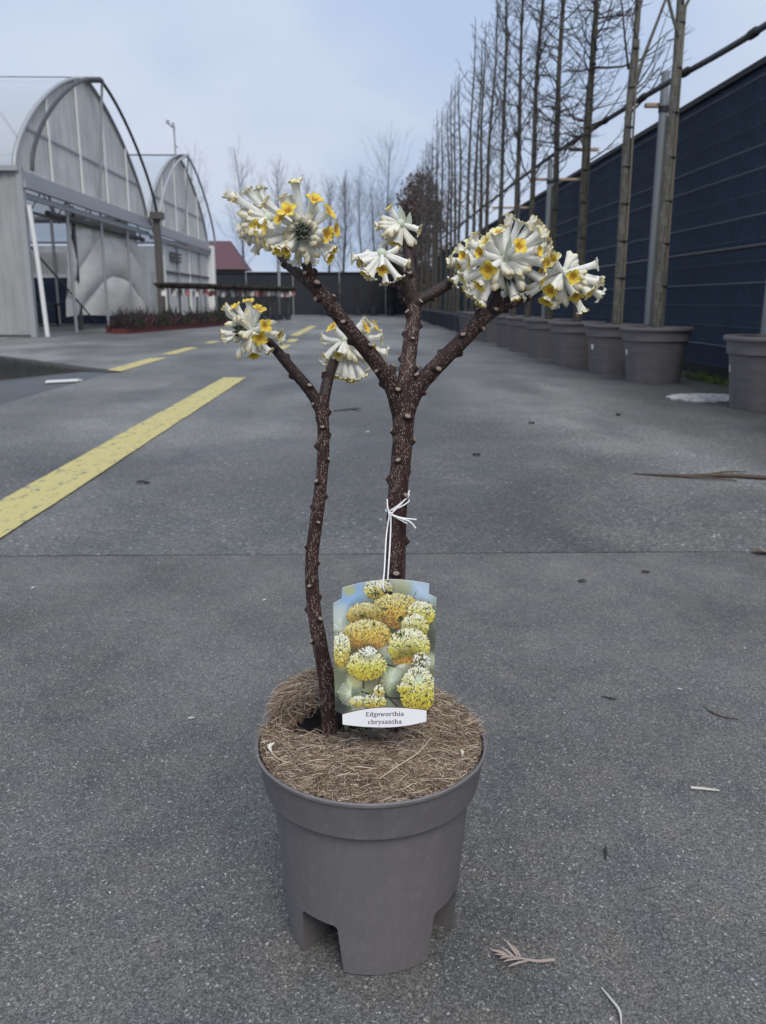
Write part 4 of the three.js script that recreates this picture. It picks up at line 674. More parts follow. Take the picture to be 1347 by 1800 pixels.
// flowers: silky white tube, four lobes, yellow inside; kinds: open, pale (open, paler), half, bud, dark (tiny green bud)
function flowerGeo(kind, seed) {
  const R = rng(seed), list = [], bend = (R() - 0.5) * 0.008 + 0.003, L = { open: 0.029, pale: 0.031, half: 0.031, bud: 0.029, dark: 0.0125 }[kind] * (0.9 + 0.2 * R());
  const prof = kind === 'bud' ? [[0, 0.0016], [0.1, 0.0024], [0.4, 0.0030], [0.66, 0.0033], [0.84, 0.0038], [0.93, 0.0033], [0.98, 0.0020], [1, 0.0006]] : kind === 'dark' ? [[0, 0.0012], [0.5, 0.0017], [0.85, 0.0016], [1, 0.0004]] : [[0, 0.0016], [0.1, 0.0025], [0.4, 0.0031], [0.75, 0.0034], [0.93, 0.0038], [1, 0.0048]];
  const S = 10, at = (t) => { const f = prof.findIndex((p) => p[0] >= t), b = prof[Math.max(1, f)], a = prof[Math.max(1, f) - 1]; return lerp(a[1], b[1], (t - a[0]) / (b[0] - a[0])); };
  const nv = kind === 'dark' ? 4 : 9, off = (y) => bend * Math.pow(y / L, 2);
  const warm = R(), cream = kind === 'dark' ? [0.06, 0.085, 0.045] : kind === 'bud' ? [0.90, 0.88, 0.77] : [0.93, 0.925, 0.875], base = kind === 'dark' ? [0.03, 0.05, 0.02] : [0.74, 0.78, 0.68], tip = kind === 'bud' ? [0.72, 0.58 + 0.1 * warm, 0.24 + 0.25 * warm] : kind === 'dark' ? [0.10, 0.13, 0.06] : [0.88, 0.87, 0.76];
  list.push(grid(S, nv, (u, v) => { const a = u * 6.28318, r = at(v) * (1 + 0.10 * Math.cos(a * 4) * smooth(0.3, 0.9, v)), y = v * L; return [Math.cos(a) * r + off(y), y, Math.sin(a) * r]; }, undefined,
    (u, v) => { const n = 0.9 + 0.14 * hash2(Math.round(u * S) % S, Math.round(v * nv), seed), k = smooth(0, 0.35, v), q = smooth(0.8, 1, v); return [0, 1, 2].map((c) => lerp(lerp(base[c], cream[c], k), tip[c], q) * n); }));
  if (kind !== 'bud' && kind !== 'dark') {
    const open = kind === 'half' ? 0.42 : 1, pale = kind === 'pale' ? 1 : 0, len = 0.0056 * (kind === 'half' ? 0.85 : 1) * (0.9 + 0.2 * R());
    const yel = pale ? [0.84, 0.77, 0.40] : [0.86, 0.66, 0.05 + 0.06 * R()], throat = pale ? [0.82, 0.64, 0.10] : [0.80, 0.48, 0.02], edgeC = pale ? [0.90, 0.89, 0.74] : [0.88, 0.74, 0.15];
    for (let k = 0; k < 4; k++) {
      const a0 = k * Math.PI / 2 + (R() - 0.5) * 0.25, curl = (R() - 0.3) * 0.5, tw = (R() - 0.5) * 0.5, ll = len * (0.88 + 0.24 * R()), wd = 0.0040 * (0.9 + 0.2 * R());
      const lobe = (side) => (u, v) => {
        const q = (u - 0.5) * 2, w = wd * Math.pow(Math.sin(Math.PI * (0.20 + 0.74 * v)), 0.75), out = 0.0028 + ll * v * (0.2 + 0.8 * open) - 0.0012 * curl * v * v, up = ll * v * (1 - open) * 0.95 + 0.0016 * Math.sin(v * 2.2) - 0.0034 * curl * v * v * open + 0.0010 * q * q + 0.0006 * Math.sin(q * 5 + v * 6 + k) * v - (side ? 0.00055 * (1 - 0.5 * v) : 0);
        const x = out, z = q * w + tw * 0.001 * v, y = L - 0.0002 + up; return [Math.cos(a0) * x - Math.sin(a0) * z + off(L), y, Math.sin(a0) * x + Math.cos(a0) * z];
      };
      const top = grid(6, 5, lobe(0), undefined, (u, v) => { const n = 0.92 + 0.16 * hash2(Math.round(u * 6), Math.round(v * 5), seed + k); return [0, 1, 2].map((c) => lerp(lerp(throat[c], yel[c], smooth(0, 0.35, v)), edgeC[c], smooth(0.55, 1, v)) * n); });
      const bot = grid(6, 5, lobe(1), undefined, (u, v) => { const n = 0.94 + 0.1 * hash2(Math.round(u * 6), Math.round(v * 5), seed + 40 + k); return [0, 1, 2].map((c) => lerp(cream[c], lerp(0.82, edgeC[c], pale ? 0.3 : 0.45), smooth(0.5, 1, v)) * n); });
      list.push(top, bot);
    }
    // throat: shallow cup with a ring of anthers
    list.push(grid(8, 2, (u, v) => { const a = u * 6.28318, r = 0.0040 * (1 - v) + 0.0002, y = L + 0.0001 - 0.003 * v; return [Math.cos(a) * r + off(L), y, Math.sin(a) * r]; }, undefined, (u, v) => throat.map((c) => c * (1 - 0.35 * v))));
    for (let k = 0; k < 4; k++) { const a = k * 1.5708 + 0.78, g = new THREE.SphereGeometry(0.0008, 5, 4); g.translate(Math.cos(a) * 0.0019 + off(L), L + 0.0001, Math.sin(a) * 0.0019); g.deleteAttribute('uv'); const gg = paint(g, 0.66, 0.34, 0.02); gg.setAttribute('uv', new THREE.Float32BufferAttribute(new Float32Array(gg.attributes.position.count * 2), 2)); list.push(gg); }
  }
  return mg(list);
}
const flowerMat = new THREE.MeshPhysicalMaterial({ vertexColors: true, bumpMap: tex(128, 128, (i, j) => 0.3 + 0.7 * fbm(i / 2, j / 14, 17, 3, 64, 9), [0.5, 0.5], false), bumpScale: 0.0003, roughness: 0.75, sheen: 0.7, sheenRoughness: 0.45, sheenColor: lin(1, 1, 0.96), transmission: 0.25, thickness: 0, side: THREE.DoubleSide });
const kinds = {}; for (const k of ['open', 'pale', 'half', 'bud', 'dark']) kinds[k] = Array.from({ length: k === 'dark' ? 2 : 5 }, (_, i) => flowerGeo(k, 1000 + i * 13 + k.length * 101));
const budMat = new THREE.MeshPhysicalMaterial({ color: lin(0.5, 0.55, 0.42), roughness: 0.7, sheen: 0.4, sheenColor: lin(1, 1, 0.95) });
// a head: flowers laid one by one, each as [right, up, kind, towards the viewer] in millimetres from the receptacle
// (o open, p pale open, h half open, b bud, d tiny dark green bud); the fourth value is left out where the flower's length gives it
const KIND = { o: 'open', p: 'pale', h: 'half', b: 'bud', d: 'dark' };
function flowerHead(c, list, { reach = 36, fill = 8, fillAxis = [0, -0.3, -1], seed = 1, label, fat = 1 }) {
  const R = rng(seed), p = loc(c), h = new THREE.Group(); h.name = 'flower_head'; h.position.set(p[0], p[1], p[2]); shrub.add(h); h.userData.label = label;
  part('receptacle', new THREE.SphereGeometry(0.0058, 12, 8), budMat, h);
  const put = (d, len, k) => {
    const f = part('flower', kinds[k][Math.floor(R() * kinds[k].length)], flowerMat, h), D = d.clone().normalize();
    f.quaternion.setFromUnitVectors(V(0, 1, 0), D); f.rotateY(R() * 6.283);
    const w = fat * (0.92 + 0.2 * R()), base = k === 'dark' ? 0.0125 : 0.0325; f.scale.set(w, Math.min(k === 'dark' ? 2.2 : 1.45, Math.max(0.5, len / base)), w); f.position.copy(D).multiplyScalar(0.003);
  };
  for (const [x, y, kk, z] of list) {
    const r2 = x * x + y * y, zz = z ?? Math.sqrt(Math.max(0, reach * reach * (0.8 + 0.3 * R()) - r2)) * 0.8, d = V(x, y, zz), k = KIND[kk];
    put(d, Math.max(kk === 'd' ? 11 : 20, d.length()) / 1000 - 0.002, k);
    if (kk === 'b' && R() < 0.9) put(V(x + (R() - 0.5) * 13, y + (R() - 0.5) * 13, zz + (R() - 0.65) * 12), (0.8 + 0.25 * R()) * d.length() / 1000, 'bud');
    if ((kk === 'p' || kk === 'h') && R() < 0.55) put(V(x + (R() - 0.5) * 18, y + (R() - 0.5) * 18, zz - 10 * R()), (0.75 + 0.25 * R()) * d.length() / 1000, R() < 0.5 ? 'half' : 'bud');
  }
  const A = V(...fillAxis).normalize();
  for (let i = 0; i < fill; i++) { const d = V(R() - 0.5, R() - 0.5, R() - 0.5).normalize().multiplyScalar(0.85).add(A); put(d, (0.8 + 0.25 * R()) * reach / 1000, R() < 0.45 ? 'bud' : R() < 0.6 ? 'pale' : 'half'); }
  return h;
}
flowerHead([-0.101, 0.853, -0.858], [[-36, 25, 'h', 4], [-18, 27, 'p', 6], [-9, 30, 'p', -4], [-38, 10, 'b', 2], [-36, 0, 'b', 8], [-33, -9, 'b', 10], [-29, -18, 'b', 8], [-23, -27, 'b', 6], [-15, -33, 'b', 4], [-8, -40, 'b', 2], [0, -38, 'b', 4], [-12, -7, 'o', 24], [-31, 18, 'h', 10], [-20, -12, 'b', 22], [-26, 4, 'b', 18], [-4, -28, 'b', 14], [-30, 12, 'b', -8], [10, -24, 'b', 4]], { seed: 11, fill: 9, fillAxis: [-0.9, -0.5, -0.5], label: 'mostly unopened cream flower head at the upper left' });
flowerHead([-0.060, 0.834, -0.795], [[-6, 45, 'p', 14], [12, 33, 'o', 22], [-9, 24, 'o', 30], [-25, 12, 'o', 24], [-37, 28, 'o', 8], [-38, 3, 'o', 16], [-47, -3, 'o', 10], [-36, -11, 'p', 14], [-22, -18, 'h', 18], [-11, -22, 'h', 20], [-3, -29, 'b', 12], [9, -30, 'b', 12], [17, -16, 'b', 22], [27, -19, 'h', 14], [35, -2, 'o', 16], [26, -4, 'o', 26], [31, 18, 'o', 18], [-14, 9, 'b', 20], [-7, 14, 'b', 21], [6, 15, 'b', 21], [15, 10, 'b', 20], [18, -3, 'b', 19], [16, -13, 'b', 18], [-13, -15, 'b', 19], [-18, -3, 'b', 19], [0, -21, 'b', 18], [-18, 30, 'h', 6], [20, 26, 'b', 6], ...Array.from({ length: 24 }, (_, i) => [8 * Math.sin(i * 2.4) * Math.sqrt(i / 24), -3 + 9.5 * Math.cos(i * 2.4) * Math.sqrt(i / 24), 'd', 27 - 0.1 * i])], { seed: 12, fill: 9, label: 'flower head with open yellow flowers round a dark green centre' });
flowerHead([0.042, 0.853, -0.926], [[-25, 10, 'b', 6], [-26, -1, 'b', 10], [-25, -11, 'b', 8], [-22, -18, 'b', 6], [-13, -22, 'b', 10], [-5, -27, 'o', 8], [4, -30, 'b', 4], [12, -27, 'b', 2], [-12, 16, 'h', 4], [20, -6, 'p', 6], [-18, -8, 'b', 18], [-9, -14, 'b', 18]], { reach: 30, seed: 13, fill: 6, fillAxis: [-0.6, -0.6, -0.5], fat: 0.92, label: 'upper small cream head of buds on the middle branch' });
flowerHead([0.020, 0.818, -0.884], [[-31, -1, 'p', 4], [-22, -14, 'p', 8], [-13, -28, 'p', 6], [-5, -26, 'b', 10], [4, -31, 'p', 8], [17, -29, 'p', 6], [1, -14, 'o', 22], [25, -12, 'p', 4], [28, -6, 'h', 2], [-18, -20, 'h', 10], [10, -24, 'b', -4]], { reach: 31, seed: 14, fill: 5, fillAxis: [0, -0.9, -0.6], fat: 0.92, label: 'lower small white head hanging like a fan on the middle branch' });
flowerHead([0.145, 0.810, -0.824], [[-8, 26, 'p', 14], [16, 38, 'p', 6], [35, 42, 'p', 2], [47, 36, 'h', 2], [52, 24, 'h', 4], [58, 12, 'p', 6], [54, 3, 'o', 12], [38, -5, 'o', 24], [46, -21, 'o', 14], [14, 14, 'o', 34], [-22, 17, 'p', 12], [-36, 15, 'p', 2], [-38, -4, 'p', 4], [-18, -13, 'o', 28], [-27, -29, 'o', 16], [-42, -28, 'p', 4], [-31, -40, 'p', 6], [-19, -43, 'h', 8], [-8, -41, 'b', 10], [-5, -20, 'b', 26], [4, -25, 'b', 24], [13, -24, 'b', 24], [24, -20, 'b', 24], [25, -28, 'b', 18], [12, -38, 'h', 8], [-12, -28, 'b', 20], [34, 22, 'p', 16], [24, 28, 'p', 10], [44, 12, 'p', 14], [30, 6, 'h', 26], [2, -31, 'd', 14], [8, -32, 'd', 14], [14, -31, 'd', 14], [19, -29, 'd', 12], [-25, 2, 'h', 22], [2, 32, 'h', 2]], { reach: 42, seed: 15, fill: 12, fat: 1.1, label: 'largest flower head, white with few yellow throats, on the right branch' });
flowerHead([0.129, 0.812, -0.905], [[-12, 22, 'p', 4], [-24, 12, 'p', 2], [-30, -1, 'p', 4], [-22, -10, 'p', 8], [-27, -24, 'p', 4], [-12, -24, 'p', 8], [-4, 28, 'h', 2], [-18, 4, 'h', 18], [8, 24, 'p', 2]], { reach: 30, seed: 16, fill: 6, fillAxis: [-0.4, 0.2, -0.6], label: 'white flower head half hidden at the left of the largest one' });
flowerHead([0.213, 0.797, -0.843], [[-16, 9, 'p', 20], [4, -6, 'o', 32], [12, 26, 'b', -6], [33, 6, 'p', 8], [42, -4, 'h', 4], [30, -22, 'o', 14], [43, -26, 'p', 4], [23, -44, 'o', 8], [6, -30, 'o', 20], [-18, -17, 'o', 22], [-24, -33, 'o', 12], [-40, -25, 'h', 2], [-8, -33, 'b', 16], [0, -44, 'b', 6], [13, -42, 'b', 10], [17, -26, 'b', 20], [36, -14, 'p', 14], [-14, -26, 'b', 20], [20, -14, 'b', 24], [-24, 2, 'h', 8]], { reach: 38, seed: 17, fill: 8, fillAxis: [0.2, -0.4, -0.9], fat: 1.03, label: 'white and yellow flower head at the tip of the right branch' });
flowerHead([-0.118, 0.737, -0.826], [[-2, 32, 'o', 6], [10, 26, 'o', 12], [15, 3, 'o', 24], [27, -9, 'p', 12], [9, -13, 'o', 26], [4, -27, 'o', 14], [-15, -26, 'b', 10], [-23, -14, 'b', 10], [-30, -5, 'h', 6], [-25, 6, 'b', 10], [-27, 21, 'h', 4], [-14, 25, 'o', 10], [-9, 12, 'b', 24], [-5, 5, 'b', 27], [-6, -4, 'b', 27], [-7, -11, 'b', 25], [-4, 19, 'b', 18], [16, -22, 'p', 6], [-20, 14, 'b', 14], [-2, -20, 'b', 20], ...Array.from({ length: 16 }, (_, i) => [-14 + 5 * Math.sin(i * 2.4) * Math.sqrt(i / 16), 1 + 7.5 * Math.cos(i * 2.4) * Math.sqrt(i / 16), 'd', 22])], { reach: 31, seed: 18, fill: 8, fillAxis: [0.2, -0.1, -0.9], fat: 0.9, label: 'flower head on the thin stem with a dark centre facing left' });
flowerHead([-0.022, 0.724, -0.900], [[-14, 16, 'o', 10], [-27, -3, 'p', 4], [-25, -16, 'o', 8], [-27, -27, 'p', 4], [-15, -32, 'p', 8], [24, 22, 'p', 2], [37, 16, 'o', 4], [26, 12, 'o', 12], [44, 2, 'p', 2], [47, -12, 'p', 2], [42, -30, 'h', 4], [33, -42, 'o', 6], [22, -46, 'o', 10], [10, -48, 'o', 12], [-1, -45, 'o', 10], [-5, -37, 'h', 14], [4, -22, 'b', 22], [12, -30, 'b', 18], [20, -24, 'b', 20], [28, -30, 'b', 14], [-6, -18, 'p', 22], [30, -8, 'h', 16], [16, 8, 'p', 16], [14, -20, 'd', 12], [18, -18, 'd', 12], [22, -20, 'd', 12], [16, -24, 'd', 12]], { reach: 40, seed: 19, fill: 8, fat: 1.0, label: 'flower head behind the left branch, yellow below' });
// small leaf buds
{
  const leaf = (p, d, l, w, name = 'young_leaf') => { const D = V(...d).normalize(), g = grid(5, 8, (u, v) => { const q = (u - 0.5) * 2, ww = w * Math.sin(Math.PI * (0.1 + 0.88 * v)); return [q * ww, v * l, 0.35 * ww * q * q - 0.12 * l * v * v]; }); const o = part(name, g, leafMat, shrub); const a = loc(p); o.position.set(a[0], a[1], a[2]); o.quaternion.setFromUnitVectors(V(0, 1, 0), D); return o; };
  const leafMat = new THREE.MeshPhysicalMaterial({ color: lin(0.42, 0.46, 0.36), roughness: 0.65, sheen: 0.5, sheenColor: lin(1, 1, 1), side: THREE.DoubleSide });
  leaf([0.047, 0.848, -0.926], [-0.25, 1, 0.2], 0.026, 0.004); leaf([0.050, 0.846, -0.926], [0.15, 1, 0.3], 0.020, 0.0038); leaf([0.146, 0.806, -0.815], [0.12, 1, 0.6], 0.028, 0.0034); leaf([-0.107, 0.852, -0.858], [-0.2, 1, 0.1], 0.03, 0.006);
}

// ------------------------------------------------------------------ printed plant label on its string
{
  const t = thing('plant_label', 'printed plant label with flower picture hung on white string from the thick stem', 'plant label', [0.0, 0, -0.8555]);
  const K = 1.111e-4, KY = 1.2e-4, cx = 655, topY = 0.4715, Z = -0.79, T = (x, y) => [(x - cx) * K, topY - (y - 208) * KY];
  const s = new THREE.Shape(), P = (x, y, f = 'lineTo') => s[f](...T(x, y));
  P(140, 432, 'moveTo'); P(225, 388); P(230, 285); { const a = T(460, 214), b = T(690, 208); s.quadraticCurveTo(...T(450, 222), ...b); s.quadraticCurveTo(...T(905, 212), ...T(1092, 255)); } P(1090, 352); P(1166, 390); P(1143, 1450); P(1073, 1500); P(1072, 1612); s.quadraticCurveTo(...T(860, 1668), ...T(645, 1668)); s.quadraticCurveTo(...T(425, 1666), ...T(215, 1632)); P(214, 1528); P(140, 1490); s.closePath();
  const hole = new THREE.Path(); hole.absarc(...T(662, 322), 0.0022, 0, 6.2832); s.holes.push(hole);
  const W = 840, Hh = 1190, cv = document.createElement('canvas'); cv.width = W; cv.height = Hh; const c = cv.getContext('2d');
  const X = (x) => (x - 130) / 1046 * W, Y = (y) => (y - 198) / 1482 * Hh, U = W / 1046, R = rng(99);
  c.fillStyle = '#7d876f'; c.fillRect(0, 0, W, Hh);
  const blob = (x, y, r, col, a = 1) => { const g = c.createRadialGradient(X(x), Y(y), 0, X(x), Y(y), r * U); g.addColorStop(0, `rgba(${col},${a})`); g.addColorStop(0.55, `rgba(${col},${a * 0.75})`); g.addColorStop(1, `rgba(${col},0)`); c.fillStyle = g; c.fillRect(X(x - r), Y(y - r), 2 * r * U, 2 * r * U); };
  for (const [x, y, r, col, a] of [[330, 380, 300, '150,185,225', 1], [980, 330, 260, '190,212,236', 1], [650, 260, 260, '205,216,216', 0.9], [300, 300, 80, '190,180,110', 0.8], [820, 290, 120, '196,198,150', 0.8], [200, 560, 170, '205,214,206', 0.9], [700, 620, 200, '80,84,76', 0.9], [1100, 620, 170, '110,118,108', 0.9], [1080, 800, 170, '72,76,70', 0.9], [240, 1100, 190, '110,112,92', 0.9], [350, 1180, 110, '210,208,150', 0.9], [700, 1180, 160, '170,182,130', 0.9], [760, 1120, 90, '214,226,206', 0.8], [1070, 1000, 110, '224,226,196', 1], [560, 1220, 140, '120,112,88', 0.8], [880, 1330, 200, '58,62,58', 0.95], [180, 1440, 150, '48,52,50', 0.95], [1110, 1430, 110, '40,44,42', 0.9], [500, 1330, 120, '160,164,120', 0.7], [640, 880, 110, '216,222,206', 0.9], [230, 1020, 90, '190,186,96', 0.8], [420, 1420, 140, '150,160,130', 0.8], [270, 930, 60, '70,92,66', 0.8]]) blob(x, y, r, col, a);
  const line = (pts, w, col) => { c.strokeStyle = col; c.lineWidth = w * U; c.beginPath(); pts.forEach(([x, y], i) => c[i ? 'lineTo' : 'moveTo'](X(x), Y(y))); c.stroke(); };
  line([[590, 540], [640, 720], [730, 870]], 26, 'rgba(52,46,44,0.9)'); line([[300, 920], [420, 980], [560, 1000]], 12, 'rgba(44,40,38,0.9)'); line([[620, 1018], [760, 1060], [820, 1090]], 14, '#2c2626'); line([[960, 990], [1040, 1110], [1120, 1240]], 24, '#2a2828'); line([[1000, 1000], [1110, 1190]], 14, '#3a3432'); line([[430, 1130], [432, 1270]], 18, '#3a3030'); line([[330, 1310], [400, 1300], [560, 1350], [840, 1385]], 16, '#2c2422'); line([[600, 1270], [700, 1380], [780, 1460]], 22, 'rgba(60,56,50,0.8)'); line([[560, 1120], [600, 1160], [560, 1290]], 12, 'rgba(70,60,52,0.9)'); line([[900, 470], [965, 320]], 8, '#7c8270');
  // a head of the printed picture: many small petals, pale above, yellow to ochre below
  const headP = (x, y, rx, ry, cols, n, dot) => { rx *= 1.32; ry *= 1.28; n *= 1.9;
    blob(x, y, Math.max(rx, ry) * 1.25, '70,66,44', 0.55); for (let i = 0; i < n * 0.25; i++) { const a = R() * 6.283, q = Math.sqrt(R()) * 1.02; c.fillStyle = R() < 0.5 ? 'rgba(96,84,40,0.7)' : 'rgba(120,112,70,0.7)'; c.beginPath(); c.ellipse(X(x + Math.cos(a) * rx * q), Y(y + Math.sin(a) * ry * q), 13 * U, 9 * U, a, 0, 6.283); c.fill(); }
    for (let i = 0; i < n; i++) { const a = R() * 6.283, q = Math.sqrt(R()), px = x + Math.cos(a) * rx * q, py = y + Math.sin(a) * ry * q, v = (py - y) / ry * 0.5 + 0.5, k = Math.min(cols.length - 1, Math.floor(v * cols.length + (R() - 0.5) * 1.3)), cc = cols[Math.max(0, k)], j = (R() - 0.5) * 46; c.fillStyle = `rgb(${cc.map((m) => Math.round(Math.max(0, Math.min(255, m + j)))).join(',')})`; c.beginPath(); c.ellipse(X(px), Y(py), (5 + 9 * R()) * U, (3.5 + 5 * R()) * U, a + R(), 0, 6.283); c.fill(); }
    if (dot) for (let i = 0; i < 40; i++) { const a = R() * 6.283, q = R() * dot[2]; c.fillStyle = R() < 0.6 ? '#26351f' : '#48583a'; c.beginPath(); c.ellipse(X(dot[0] + Math.cos(a) * q), Y(dot[1] + Math.sin(a) * q), 8 * U, 4 * U, a, 0, 6.283); c.fill(); }
  };
  const gold = [[228, 218, 160], [222, 196, 104], [208, 170, 80], [176, 128, 66]], lime = [[240, 240, 210], [228, 224, 150], [212, 202, 84], [188, 164, 60]], cream = [[244, 244, 222], [238, 234, 190], [216, 204, 110], [190, 160, 70]], white = [[246, 248, 240], [236, 240, 226], [222, 228, 200]];
  const rays = (x, y, r0, r1, n, a0, a1, col) => { c.lineCap = 'round'; c.globalAlpha = 0.45; for (let i = 0; i < n; i++) { const a = lerp(a0, a1, i / (n - 1)), q = r1 * (0.8 + 0.3 * R()); line([[x + Math.cos(a) * r0, y + Math.sin(a) * r0], [x + Math.cos(a) * q, y + Math.sin(a) * q]], 18 + 8 * R(), i % 3 ? col : '#cfd8c0'); } c.globalAlpha = 1; };
  rays(235, 690, 20, 120, 17, -1.2, 4.4, '#f2f5ef'); rays(650, 880, 10, 110, 13, 0, 6.2, 'rgba(232,238,230,0.8)');
  headP(590, 300, 105, 80, cream, 200, [560, 345, 45]); headP(760, 510, 190, 130, gold, 560, [810, 590, 26]); headP(1010, 545, 105, 100, lime, 260); headP(450, 560, 130, 105, gold, 340, [430, 562, 42]); headP(470, 745, 185, 120, gold, 620, [540, 640, 8]); headP(950, 680, 105, 110, lime, 280); headP(890, 860, 160, 140, lime, 620, [805, 745, 42]); headP(880, 1000, 120, 30, [[196, 140, 70]], 60); headP(210, 880, 70, 130, cream, 220); headP(465, 1040, 150, 115, lime, 460); headP(480, 900, 66, 34, white, 60); headP(1020, 1020, 70, 80, white, 60);
  rays(820, 1030, 20, 110, 12, 0.1, 2.6, '#e4e8cc'); rays(720, 1190, 10, 95, 15, 0, 6.2, 'rgba(222,232,210,0.85)'); headP(985, 1300, 140, 190, lime, 620); headP(840, 1270, 50, 40, lime, 60); rays(1000, 1210, 8, 70, 9, 2.6, 5.6, '#cfe0c8');
  rays(300, 1320, 12, 130, 15, 1.3, 4.8, '#e6ecc8'); rays(430, 1440, 14, 130, 16, 1.4, 5.6, '#e8ebcf'); headP(380, 1400, 70, 40, cream, 80); headP(540, 1400, 90, 60, cream, 110); headP(590, 1300, 40, 50, cream, 40);
  line([[320, 1310], [400, 1296]], 12, '#7fa08a'); line([[430, 1420], [455, 1330]], 12, '#7d9a84'); for (const [x, y] of [[660, 325], [705, 338]]) { c.fillStyle = '#1c1a18'; c.beginPath(); c.ellipse(X(x), Y(y), 20 * U, 17 * U, 0.4, 0, 6.283); c.fill(); }
  { const w2 = 220, h2 = Math.round(220 * Hh / W), c2 = document.createElement('canvas'); c2.width = w2; c2.height = h2; const k = c2.getContext('2d'); k.drawImage(cv, 0, 0, w2, h2); c.globalAlpha = 0.75; c.drawImage(c2, 0, 0, W, Hh); c.globalAlpha = 1; }
  // name strip
  c.fillStyle = '#f3f2f4'; c.beginPath(); c.moveTo(X(200), Y(1532)); c.quadraticCurveTo(X(430), Y(1466), X(645), Y(1464)); c.quadraticCurveTo(X(870), Y(1466), X(1090), Y(1502)); c.lineTo(X(1090), Y(1700)); c.lineTo(X(200), Y(1700)); c.closePath(); c.fill();
  c.strokeStyle = '#6b3a2c'; c.lineWidth = 7 * U; c.beginPath(); c.moveTo(X(200), Y(1530)); c.quadraticCurveTo(X(430), Y(1464), X(645), Y(1462)); c.quadraticCurveTo(X(870), Y(1464), X(1090), Y(1500)); c.stroke();
  c.fillStyle = '#3b2a2c'; c.textAlign = 'center'; c.textBaseline = 'alphabetic'; c.font = `bold ${Math.round(61 * U)}px serif`; c.fillText('Edgeworthia', X(647), Y(1553)); c.fillText('chrysantha', X(647), Y(1632));
  const map = new THREE.CanvasTexture(cv); map.colorSpace = THREE.SRGBColorSpace; map.magFilter = THREE.LinearFilter;
  const sheet = new THREE.ShapeGeometry(s, 24), uv = (g) => { const p = g.attributes.position, u = g.attributes.uv; for (let i = 0; i < p.count; i++) u.setXY(i, (p.getX(i) / K + cx - 130) / 1046, 1 - ((topY - p.getY(i)) / KY + 208 - 198) / 1482); return g; };
  uv(sheet);
  const place = (g, dz) => { g.translate(0, -topY, dz); g.rotateX(-0.03); g.rotateZ(0.004); g.translate(0.0215, topY, Z - PC[2]); return g; };
  const body = new THREE.ExtrudeGeometry(s, { depth: 0.0009, bevelEnabled: false, curveSegments: 24 });
  part('card', place(body, -0.001), std([0.82, 0.82, 0.82], 0.45), t);
  part('print', place(sheet, 0.0002), new THREE.MeshPhysicalMaterial({ map, roughness: 0.38, clearcoat: 0.15, clearcoatRoughness: 0.3 }), t);
  // string
  const sm = std([0.78, 0.78, 0.77], 0.8), r = 0.0009, str = (pts, n = 'string') => part(n, tube(pts.map((p) => [p[0], p[1], p[2] - PC[2], r]), { sides: 6 }), sm, t), hx = 0.0215 + (662 - 655) * K, hy = topY - (322 - 208) * KY;
  str([[0.028, 0.531, -0.8455], [0.0245, 0.512, -0.838], [0.021, 0.478, -0.80], [hx - 0.003, hy + 0.006, -0.7878], [hx - 0.001, hy, -0.7895], [hx + 0.001, hy + 0.002, -0.794], [0.026, 0.485, -0.805], [0.029, 0.512, -0.84], [0.0295, 0.531, -0.8455]]);
  const ring = (y, tilt, ph) => { const p = []; for (let i = 0; i <= 12; i++) { const a = i / 12 * 6.2832 + ph, q = 0.0136; p.push([0.0375 + Math.cos(a) * q, y + tilt * Math.cos(a), -0.860 + Math.sin(a) * q]); } return p; };
  str(ring(0.541, 0.010, 0.5), 'loop'); str(ring(0.538, 0.006, 0.9), 'loop');
  str([[0.0255, 0.547, -0.853], [0.026, 0.538, -0.8475], [0.029, 0.532, -0.8455], [0.036, 0.538, -0.8455], [0.047, 0.549, -0.850], [0.0512, 0.556, -0.858]], 'loop');
  part('knot', (() => { const g = new THREE.TorusKnotGeometry(0.0016, 0.0009, 40, 6); g.translate(0.0288, 0.5315, -0.8445 - PC[2]); return g; })(), sm, t);
  str([[0.030, 0.531, -0.845], [0.040, 0.528, -0.842], [0.0585, 0.5265, -0.838]], 'loose_end'); str([[0.030, 0.5305, -0.845], [0.041, 0.527, -0.841], [0.051, 0.524, -0.838], [0.0575, 0.517, -0.836]], 'loose_end'); str([[0.031, 0.530, -0.845], [0.040, 0.5255, -0.842], [0.048, 0.5215, -0.840]], 'loose_end');
}

